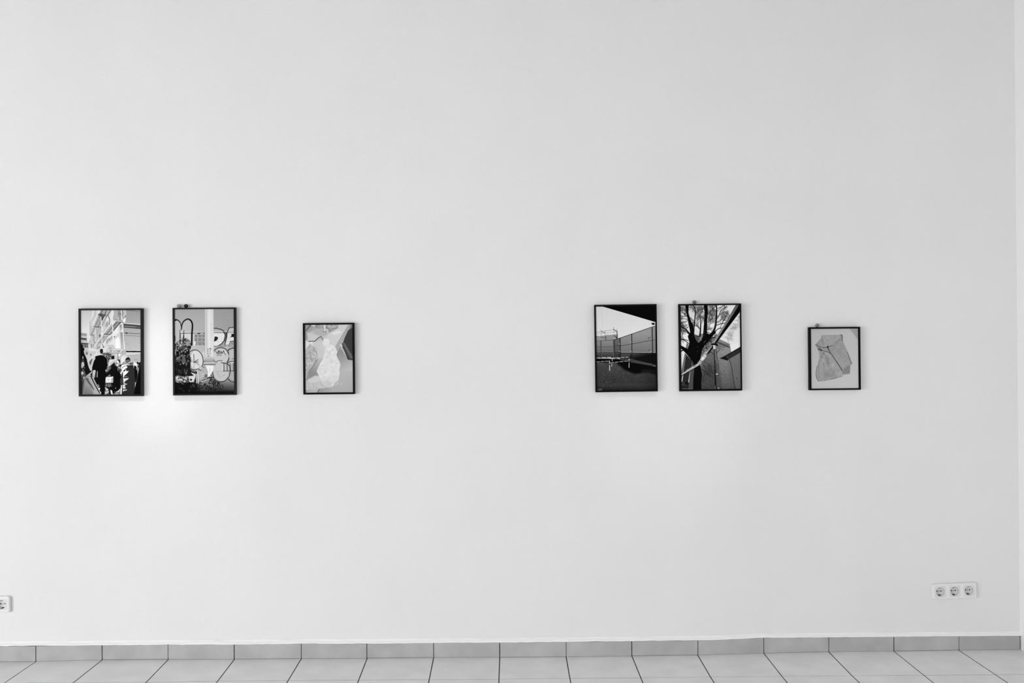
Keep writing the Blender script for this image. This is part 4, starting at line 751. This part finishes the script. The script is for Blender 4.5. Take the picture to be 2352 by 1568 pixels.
# ---------------------------------------------------------------- walls
def vnoise(x, s):
    x = x*s; i = math.floor(x); f = x-i; f = f*f*(3-2*f); h = lambda k: (math.sin(k*127.1+11.7)*43758.5453) % 1*2-1
    return h(i)*(1-f)+h(i+1)*f
M_bead = mat('lit_wall_bead', .94, .7, .15)  # wall bead paler than the wall: top light put into its colour
WM = []
xs = list(np.arange(XL, XR, .006))+[XR+.02]
def wall_profile(x):
    zt = ztop(x)+.0009*vnoise(x, 9)+.0007*vnoise(x, 41)+.0003; yo = yoff(x); w = 1+.25*vnoise(x, 6)+.2*vnoise(x, 27)
    P = [(.03, zt-.02), (.03, zt+.0005), (-.0005, zt), (-.0022, zt+.0012*w), (-.0026, zt+.0030*w), (-.0012, zt+.0055*w), (.003, zt+.0085*w), (.0075, zt+.012*w), (.0105, zt+.017), (.012, zt+.03)]
    P += [(.012, z) for z in (.2, .5, 1., 1.5, 2., 2.5, 3., 3.5, HC+.05)]
    P[1] = (.0125, zt+.0003)
    return [(x, yo+y, z) for y, z in P]
V = []; Fc = []
for x in xs: V += wall_profile(x)
n = 19
for i in range(len(xs)-1):
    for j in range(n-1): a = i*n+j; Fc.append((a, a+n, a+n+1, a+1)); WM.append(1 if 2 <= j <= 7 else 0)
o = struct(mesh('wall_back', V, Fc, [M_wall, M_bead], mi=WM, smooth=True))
md = o.modifiers.new('thickness', 'SOLIDIFY'); md.thickness = .12; md.offset = -1
def wallbox(name, x0, x1, y0, y1, z0, z1, m):
    V, Fc = [], []; slab(V, Fc, x0, x1, y0, y1, z0, z1); return struct(mesh(name, V, Fc, m))
# right wall: its foot is seen leaning slightly, built as a slab beside the corner
wallbox('wall_right', XR, XR+.25, YF_, .012+yoff(2.42)+.05, -.004, HC, M_side)
wallbox('ceiling', XL-.2, XR+.25, YF_-.2, .2, HC, HC+.2, M_ceil)
def holed(name, axis, c0, th, a0, a1, holes, m):
    """wall slab with rectangular openings; axis 'x' = plane x=c0, 'y' = plane y=c0"""
    us = sorted({a0, a1}|{h[0] for h in holes}|{h[1] for h in holes}); zs = sorted({0, HC}|{h[2] for h in holes}|{h[3] for h in holes}); V, Fc = [], []
    for i in range(len(us)-1):
        for j in range(len(zs)-1):
            u = (us[i]+us[i+1])/2; z = (zs[j]+zs[j+1])/2
            if any(h[0] < u < h[1] and h[2] < z < h[3] for h in holes): continue
            if axis == 'x': slab(V, Fc, c0-th, c0, us[i], us[i+1], zs[j], zs[j+1])
            else: slab(V, Fc, us[i], us[i+1], c0-th, c0, zs[j], zs[j+1])
    return struct(mesh(name, V, Fc, m))
holed('wall_left', 'x', XL, .25, YF_, .1, [(-6.1, -3.7, .03, 2.2)], M_room)
holed('wall_front', 'y', YF_, .25, XL-.25, XR+.25, [(-5.9, -3.3, .03, 2.2), (.2, 1.7, .03, 2.2)], M_room)
M_wf = mat('window_frame_paint', .8, .4, .4)
def winframe(name, axis, c, a0, a1, z0, z1, muls):
    V, Fc = [], []; w = .06
    R = [(a0, a1, z0, z0+w), (a0, a1, z1-w, z1), (a0, a0+w, z0+w, z1-w), (a1-w, a1, z0+w, z1-w)]+[(q-.03, q+.03, z0+w, z1-w) for q in muls]
    for u0, u1, p, q in R:
        if axis == 'x': slab(V, Fc, c-.14, c-.08, u0, u1, p, q)
        else: slab(V, Fc, u0, u1, c-.14, c-.08, p, q)
    struct(mesh(name, V, Fc, M_wf))
winframe('window_1', 'x', XL, -6.1, -3.7, .03, 2.2, (-4.9,))
winframe('window_2', 'y', YF_, -5.9, -3.3, .03, 2.2, (-4.6,))
winframe('window_3', 'y', YF_, .2, 1.7, .03, 2.2, ())

# ---------------------------------------------------------------- things
def thing(name, label, cat, loc, rot=0, group=None):
    o = bpy.data.objects.new(name, None); o.empty_display_size = .1; COL.objects.link(o); o.location = loc; o.rotation_euler = (0, rot, 0)
    tag(o, label, cat, group); return o
def tag(o, label, cat, group=None):
    o['label'] = label; o['category'] = cat
    if group: o['group'] = group
M_print = mat('photographic_paper', .5, .6, .02)
_a = N(M_print, 'ShaderNodeVertexColor', layer_name='tone'); M_print.node_tree.links.new(_a.outputs[0], M_print.node_tree.nodes['Principled BSDF'].inputs['Base Color'])
FD = .024
def print_mesh(art, pr, cx, cz, gain, parent, depth):
    """a sheet with thickness whose tones come from the drawn picture"""
    A = ARTS[art]().out(); h, w = A.shape; L = A/255.; L = np.where(L <= .04045, L/12.92, ((L+.055)/1.055)**2.4)*gain; L = np.clip(L, .0015, .93)
    (x0, z0), (x1, z1), (x2, z2) = pr
    u = np.linspace(0, 1, w); v = np.linspace(0, 1, h); U, W = np.meshgrid(u, v)
    e = .0006                                           # slips under the rebate
    X = x0+(x1-x0)*U+(x2-x0)*W; Z = z0+(z1-z0)*U+(z2-z0)*W
    X = X+(U-.5)*2*e; Z = Z-(W-.5)*2*e
    co_ = np.zeros((h*w+4, 3)); co_[:h*w, 0] = X.ravel(); co_[:h*w, 2] = Z.ravel(); co_[:h*w, 1] = depth
    cs = [0, w-1, (h-1)*w+w-1, (h-1)*w]
    for k, c in enumerate(cs): co_[h*w+k] = co_[c]+np.array([0, .002, 0])
    idx = np.arange(h*w).reshape(h, w); q = np.stack([idx[:-1, :-1], idx[1:, :-1], idx[1:, 1:], idx[:-1, 1:]], -1).reshape(-1, 4)
    b = h*w; extra = np.array([[b, b+1, b+2, b+3]])
    q = np.concatenate([q, extra]); me = bpy.data.meshes.new('print')
    me.vertices.add(len(co_)); me.vertices.foreach_set('co', co_.ravel().astype(np.float32))
    me.loops.add(q.size); me.loops.foreach_set('vertex_index', q.ravel().astype(np.int32))
    me.polygons.add(len(q)); me.polygons.foreach_set('loop_start', np.arange(0, q.size, 4, dtype=np.int32)); me.polygons.foreach_set('loop_total', np.full(len(q), 4, np.int32))
    me.update(calc_edges=True); me.validate()
    at = me.color_attributes.new('tone', 'FLOAT_COLOR', 'POINT'); c = np.ones((len(co_), 4), np.float32); c[:, :3] = .6; c[:h*w, :3] = L.ravel()[:, None]
    at.data.foreach_set('color', c.ravel())
    return link('print', me, M_print, parent)
def frame_mesh(w, h, inn, m, parent):
    """mitred moulding: outer side, chamfer, flat face, inner lip down to the print"""
    x0, x1, z0, z1 = inn; hw, hh = w/2, h/2; c = .0012; yb, yf = 0, -FD
    def ring(X0, X1, Z0, Z1, y): return [(X0, y, Z0), (X1, y, Z0), (X1, y, Z1), (X0, y, Z1)]
    R = [ring(-hw, hw, -hh, hh, yb), ring(-hw, hw, -hh, hh, yf+c), ring(-hw+c*.7, hw-c*.7, -hh+c*.7, hh-c*.7, yf), ring(x0-c*.5, x1+c*.5, z0-c*.5, z1+c*.5, yf), ring(x0, x1, z0, z1, yf+c*.6), ring(x0, x1, z0, z1, yf+.004), ring(x0-.003, x1+.003, z0-.003, z1+.003, yf+.004), ring(x0-.003, x1+.003, z0-.003, z1+.003, yb)]
    V = sum(R, []); Fc = []; k = len(R)
    for j in range(k):
        a = j*4; b = ((j+1) % k)*4
        for i in range(4): Fc.append((a+i, a+(i+1) % 4, b+(i+1) % 4, b+i))
    o = mesh('moulding', V, Fc, m, parent); return o
FR = {  # centre x, centre z, width, height, roll (deg, + = counter-clockwise), art, print corners TL TR BL
 1: (-1.781, 1.418, .2923, .4037, -.15, 'demo', [(-.135, .1941), (.1386, .1934), (-.1373, -.1928)], M_fg, 'black framed photograph of people below a scaffolded facade, leftmost on the wall'),
 2: (-1.3512, 1.4191, .2885, .4031, 0, 'graffiti', [(-.1343, .1946), (.1367, .1943), (-.1348, -.1942)], M_fg, 'black framed photograph of a graffiti wall with pale drainpipe, two beads on top'),
 3: (-.7792, 1.3816, .2358, .3287, .11, 'bag', [(-.108, .1566), (.110, .1564), (-.1085, -.1561)], M_fb, 'small black framed photograph of a crumpled white wrapped bundle on grey cloth'),
 4: (.5934, 1.4197, .2877, .4036, .4, 'fence', [(-.1379, .1933), (.1355, .194), (-.1369, -.1946)], M_fb, 'black framed photograph of a dark yard with a panel fence and striped barriers'),
 5: (.9836, 1.4204, .2899, .4031, .25, 'tree', [(-.1364, .1948), (.1374, .1945), (-.1359, -.1935)], M_fb, 'black framed photograph of a bare tree crossed by a slanting pole'),
 6: (1.5601, 1.3646, .2381, .2914, .12, 'cloth', [(-.1111, .1374), (.1091, .1384), (-.110, -.1384)], M_fb, 'smallest black framed photograph showing a folded grey cloth on white, rightmost on the wall')}
GAIN = {1: 1.0, 2: .96, 3: 1.0, 4: 1.10, 5: 1.13, 6: 1.08}
TOP = {}
for k, (cx, cz, w, h, rot, art, pr, m, lab) in FR.items():
    yw = yoff(cx)+.012; s = (D+yw-FD)/(D+.012-FD)        # keep the size measured on the mean wall plane
    X = CX+(cx-CX)*s; Z = CZ+(cz-CZ)*s
    t = thing('framed_photograph', lab, 'picture', (X, yw-.0012, Z), -math.radians(rot))
    a = math.radians(rot); ca, sa = math.cos(a), math.sin(a)
    loc = [((x*ca+z*sa)*s, (-x*sa+z*ca)*s) for x, z in pr]   # into the frame's own axes
    TR_, BL_, TL_ = loc[1], loc[2], loc[0]
    inn = ((TL_[0]+BL_[0])/2, TR_[0], BL_[1], (TL_[1]+TR_[1])/2)
    frame_mesh(w*s, h*s, inn, m, t)
    print_mesh(art, [(inn[0], inn[3]), (inn[1], inn[3]), (inn[0], inn[2])], cx, cz, GAIN[k], t, -FD+.0045)
    TOP[k] = (X, Z, h*s/2, rot, yw)
def ball(px, py, k, r, v, lab, seed):
    X, Z, hh, rot, yw = TOP[k]; x, _ = on_y(px, py, yw-.012)
    m = mat('bead_'+('dark' if v < .05 else 'grey'), v, .6, .25); noise_to(m, 160, v*.9, v*1.1, .2, 300, .0005)
    bm = bmesh.new(); bmesh.ops.create_icosphere(bm, subdivisions=4, radius=r)
    for q in bm.verts:
        q.co.x *= 1+.04*math.sin(seed); q.co.z *= .96; q.co += q.co.normalized()*r*.02*math.sin(q.co.x*500+seed)*math.cos(q.co.z*420)
    me = bpy.data.meshes.new('round_bead'); bm.to_mesh(me); bm.free()
    o = link('round_bead', me, m, smooth=True); zt = Z+hh+math.tan(math.radians(rot))*(x-X)
    zmin = min(q.co.z for q in me.vertices); o.location = (x, yw-.012, zt-zmin-.0001); tag(o, lab, 'bead')
ball(411, 703, 2, .0092, .32, 'light grey round bead on the graffiti picture frame, left of the black bead', 1)
ball(427.2, 702.5, 2, .0092, .012, 'black round bead on the graffiti picture frame, right of the grey bead', 2)
ball(1595, 693, 5, .0088, .15, 'dark grey round bead on top of the bare tree picture frame', 3)
ball(1877.2, 747, 6, .0086, .22, 'grey round bead on top of the folded cloth picture frame', 4)

# ---------------------------------------------------------------- sockets
def rrect(hw, hh, r, n=6):
    P = []
    for cx, cz, a0 in ((hw-r, hh-r, 0), (-hw+r, hh-r, 90), (-hw+r, -hh+r, 180), (hw-r, -hh+r, 270)):
        for i in range(n+1):
            a = math.radians(a0+90*i/n); P.append((cx+r*math.cos(a), cz+r*math.sin(a)))
    return P
def lathe_y(prof, cx, cz, n=40, arc=None):
    V, Fc = [], []
    for r, y in prof:
        for i in range(n): a = 2*math.pi*i/n; V.append((cx+r*math.cos(a), y, cz+r*math.sin(a)))
    for j in range(len(prof)-1):
        for i in range(n): Fc.append((j*n+i, (j+1)*n+i, (j+1)*n+(i+1) % n, j*n+(i+1) % n))
    return V, Fc
def socket(n, X, Z, yw, W, H, pitch, rot, lab):
    t = thing('wall_socket', lab, 'wall socket', (X, yw-.0006, Z), -math.radians(rot))
    # cover plate: rounded rim with square openings closed by the inserts
    S = [(1, .0, .0), (1, -.0095, .0), (1, -.0128, .0009), (1, -.0151, .0030), (1, -.0160, .006)]
    V, Fc = [], []; rings = []
    for _, y, ins in S:
        P = rrect(W/2-ins, H/2-ins, max(.010-ins, .0008)); rings.append(len(V)); V += [(x, y, z) for x, z in P]
    m_ = len(P)
    for a, b in zip(rings, rings[1:]):
        for i in range(m_): Fc.append((a+i, b+i, b+(i+1) % m_, a+(i+1) % m_))
    # flat face between the inserts, one cell per socket with a round opening
    hx_, hz_ = W/2-.006, H/2-.006
    for q in range(n):
        x0 = (q-(n-1)/2)*pitch; xl = -hx_ if q == 0 else x0-pitch/2; xr = hx_ if q == n-1 else x0+pitch/2
        A_ = sorted({round(2*math.pi*i/48, 5) for i in range(48)}|{round(math.atan2(zz, xx-x0) % (2*math.pi), 5) for zz in (-hz_, hz_) for xx in (xl, xr)})
        b = len(V)
        for a in A_:
            ca, sa = math.cos(a), math.sin(a); sx = (xr-x0 if ca > 0 else x0-xl)/max(abs(ca), 1e-6); sz = hz_/max(abs(sa), 1e-6); s_ = min(sx, sz)
            V.append((x0+s_*ca, -.0160, s_*sa)); V.append((x0+.0225*ca, -.0160, .0225*sa))
        L_ = len(A_)
        for i in range(L_): k_ = (i+1) % L_; Fc.append((b+2*i, b+2*i+1, b+2*k_+1, b+2*k_))
    mesh('cover_plate', V, Fc, M_plastic, t, smooth=False)
    for q in range(n):
        x0 = (q-(n-1)/2)*pitch; hw = .0262
        # insert: square face with a round well
        V, Fc = [], []; N_ = 48; R = .0205; face = -.0169
        sq = []
        for i in range(N_):
            a = 2*math.pi*i/N_; ca, sa = math.cos(a), math.sin(a); s = hw/max(abs(ca), abs(sa)); s = min(s, hw*1.28); sq.append((x0+s*ca, s*sa))
        prof = [[(x, -.0158, z) for x, z in sq], [(x, face+.0006, z) for x, z in sq], [(x0+(x-x0)*.975, face, z*.975) for x, z in sq]]
        for r, y in ((R+.0012, face), (R, face+.0008), (R-.0012, face+.0162)): prof.append([(x0+r*math.cos(2*math.pi*i/N_), y, r*math.sin(2*math.pi*i/N_)) for i in range(N_)])
        V = sum(prof, []); k = len(prof)
        for j in range(k-1):
            for i in range(N_): Fc.append((j*N_+i, (j+1)*N_+i, (j+1)*N_+(i+1) % N_, j*N_+(i+1) % N_))
        Fc.append([(k-1)*N_+i for i in range(N_)][::-1])
        ins = mesh('socket_insert', V, Fc, M_plastic2, t)
        yb = face+.0162
        for dx in (-.0095, .0095):
            V, Fc = lathe_y([(.0001, -.0004), (.0027, -.0004), (.003, .0)], 0, 0, 20); h_ = mesh('contact_hole', [(v[0]+x0+dx, v[1]+yb, v[2]) for v in V], Fc, M_dark, ins)
        V, Fc = lathe_y([(.0001, -.0012), (.0019, -.001), (.0022, .0)], x0, 0, 16); mesh('centre_screw', [(v[0], v[1]+yb, v[2]) for v in V], Fc, M_screw, ins)
        for sgn in (1, -1):                               # earth clips, sprung tongues at top and bottom of the well
            V, Fc = [], []; slab(V, Fc, x0-.0032, x0+.0032, yb-.0105, yb-.0005, sgn*.0155-.0008, sgn*.0155+.0008)
            V = [(x, y, z+sgn*.0022*(1 if y > yb-.006 else 0)) for x, y, z in V]
            mesh('earth_clip', V, Fc, M_metal if sgn < 0 else M_clipl, ins)
            V, Fc = [], []; slab(V, Fc, x0-.0045, x0+.0045, yb-.0006, yb+.0002, sgn*.0172-.0025, sgn*.0172+.0018); mesh('clip_slot', V, Fc, M_dark, ins) if sgn < 0 else None
            # side guide ribs
        for sgn in (1, -1):
            V, Fc = [], []; slab(V, Fc, x0+sgn*.0185-.0012, x0+sgn*.0185+.0012, face+.001, yb, -.0028, .0028); mesh('guide_rib', V, Fc, M_plastic2, ins)
    return t
def wx(x, yw): return CX+(x-CX)*(D+yw)/(D+.012)
yw = yoff(2.1)+.012
socket(3, wx(2.1103, yw), .2762, yw, .2085, .0725, .0668, 1.9, 'white triple wall socket low on the wall near the right corner')
yw = yoff(-2.3)+.012
socket(1, wx(-2.2907, yw), .2640, yw, .0745, .0745, .067, .3, 'single white wall socket cut by the left edge of the photo')

# ---------------------------------------------------------------- light
def area(name, loc, target, sx, sy, W, spread=180):
    l = bpy.data.lights.new(name, 'AREA'); l.shape = 'RECTANGLE'; l.size = sx; l.size_y = sy; l.energy = W; l.spread = math.radians(spread)
    o = bpy.data.objects.new(name, l); COL.objects.link(o); o.location = loc; o.rotation_euler = (Vector(target)-Vector(loc)).to_track_quat('-Z', 'Y').to_euler(); return o
def spot(name, loc, target, ang, W, r=.05, sx=1, sy=1):
    l = bpy.data.lights.new(name, 'SPOT'); l.energy = W; l.spot_size = math.radians(ang); l.spot_blend = 1; l.shadow_soft_size = r
    o = bpy.data.objects.new(name, l); COL.objects.link(o); o.location = loc; o.rotation_euler = (Vector(target)-Vector(loc)).to_track_quat('-Z', 'Y').to_euler(); o.scale = (sx, sy, 1); return o
area('window_daylight_side', (XL-.03, -4.9, 1.1), (XL+1, -4.75, .6), 2.2, 2.1, 330)
area('window_daylight_front', (-4.6, YF_-.03, 1.1), (-4.15, YF_+1, .6), 2.5, 2.1, 170)
area('window_daylight_front_right', (.95, YF_-.03, 1.1), (.95, YF_+1, .5), 1.4, 2.1, 95)
def wallpt(x, y): X, Z = on_y(x, y, .012); return (X, .012, Z)
spot('added_spot', (-1.3, -2.6, 3.8), wallpt(366, 850), 8.5, 170, .04)  # added lamp without a fixture, makes the bright patch between the left frames
spot('added_spot', (-1.0, -2.6, 3.8), wallpt(430, 945), 15, 60, .05)  # also an added lamp, spreads that patch wider below the frames
spot('added_spot', (1.0, -2.6, 3.8), wallpt(1540, 935), 14, 75, .05)  # added lamp for the faint bright patch under the fence and tree pictures
spot('added_spot', (-2.6, -4.0, 3.8), wallpt(-220, 160), 26, 22, .05)  # added soft wash, lifts the upper left of the wall
w = bpy.data.worlds.new('overcast_sky'); sc.world = w; w.use_nodes = True
w.node_tree.nodes['Background'].inputs[0].default_value = (1, 1, 1, 1); w.node_tree.nodes['Background'].inputs[1].default_value = .6
sc.view_settings.view_transform = 'Standard'; sc.view_settings.look = 'None'; sc.view_settings.gamma = 1; sc.view_settings.use_curve_mapping = False
sc.view_settings.exposure = -.64
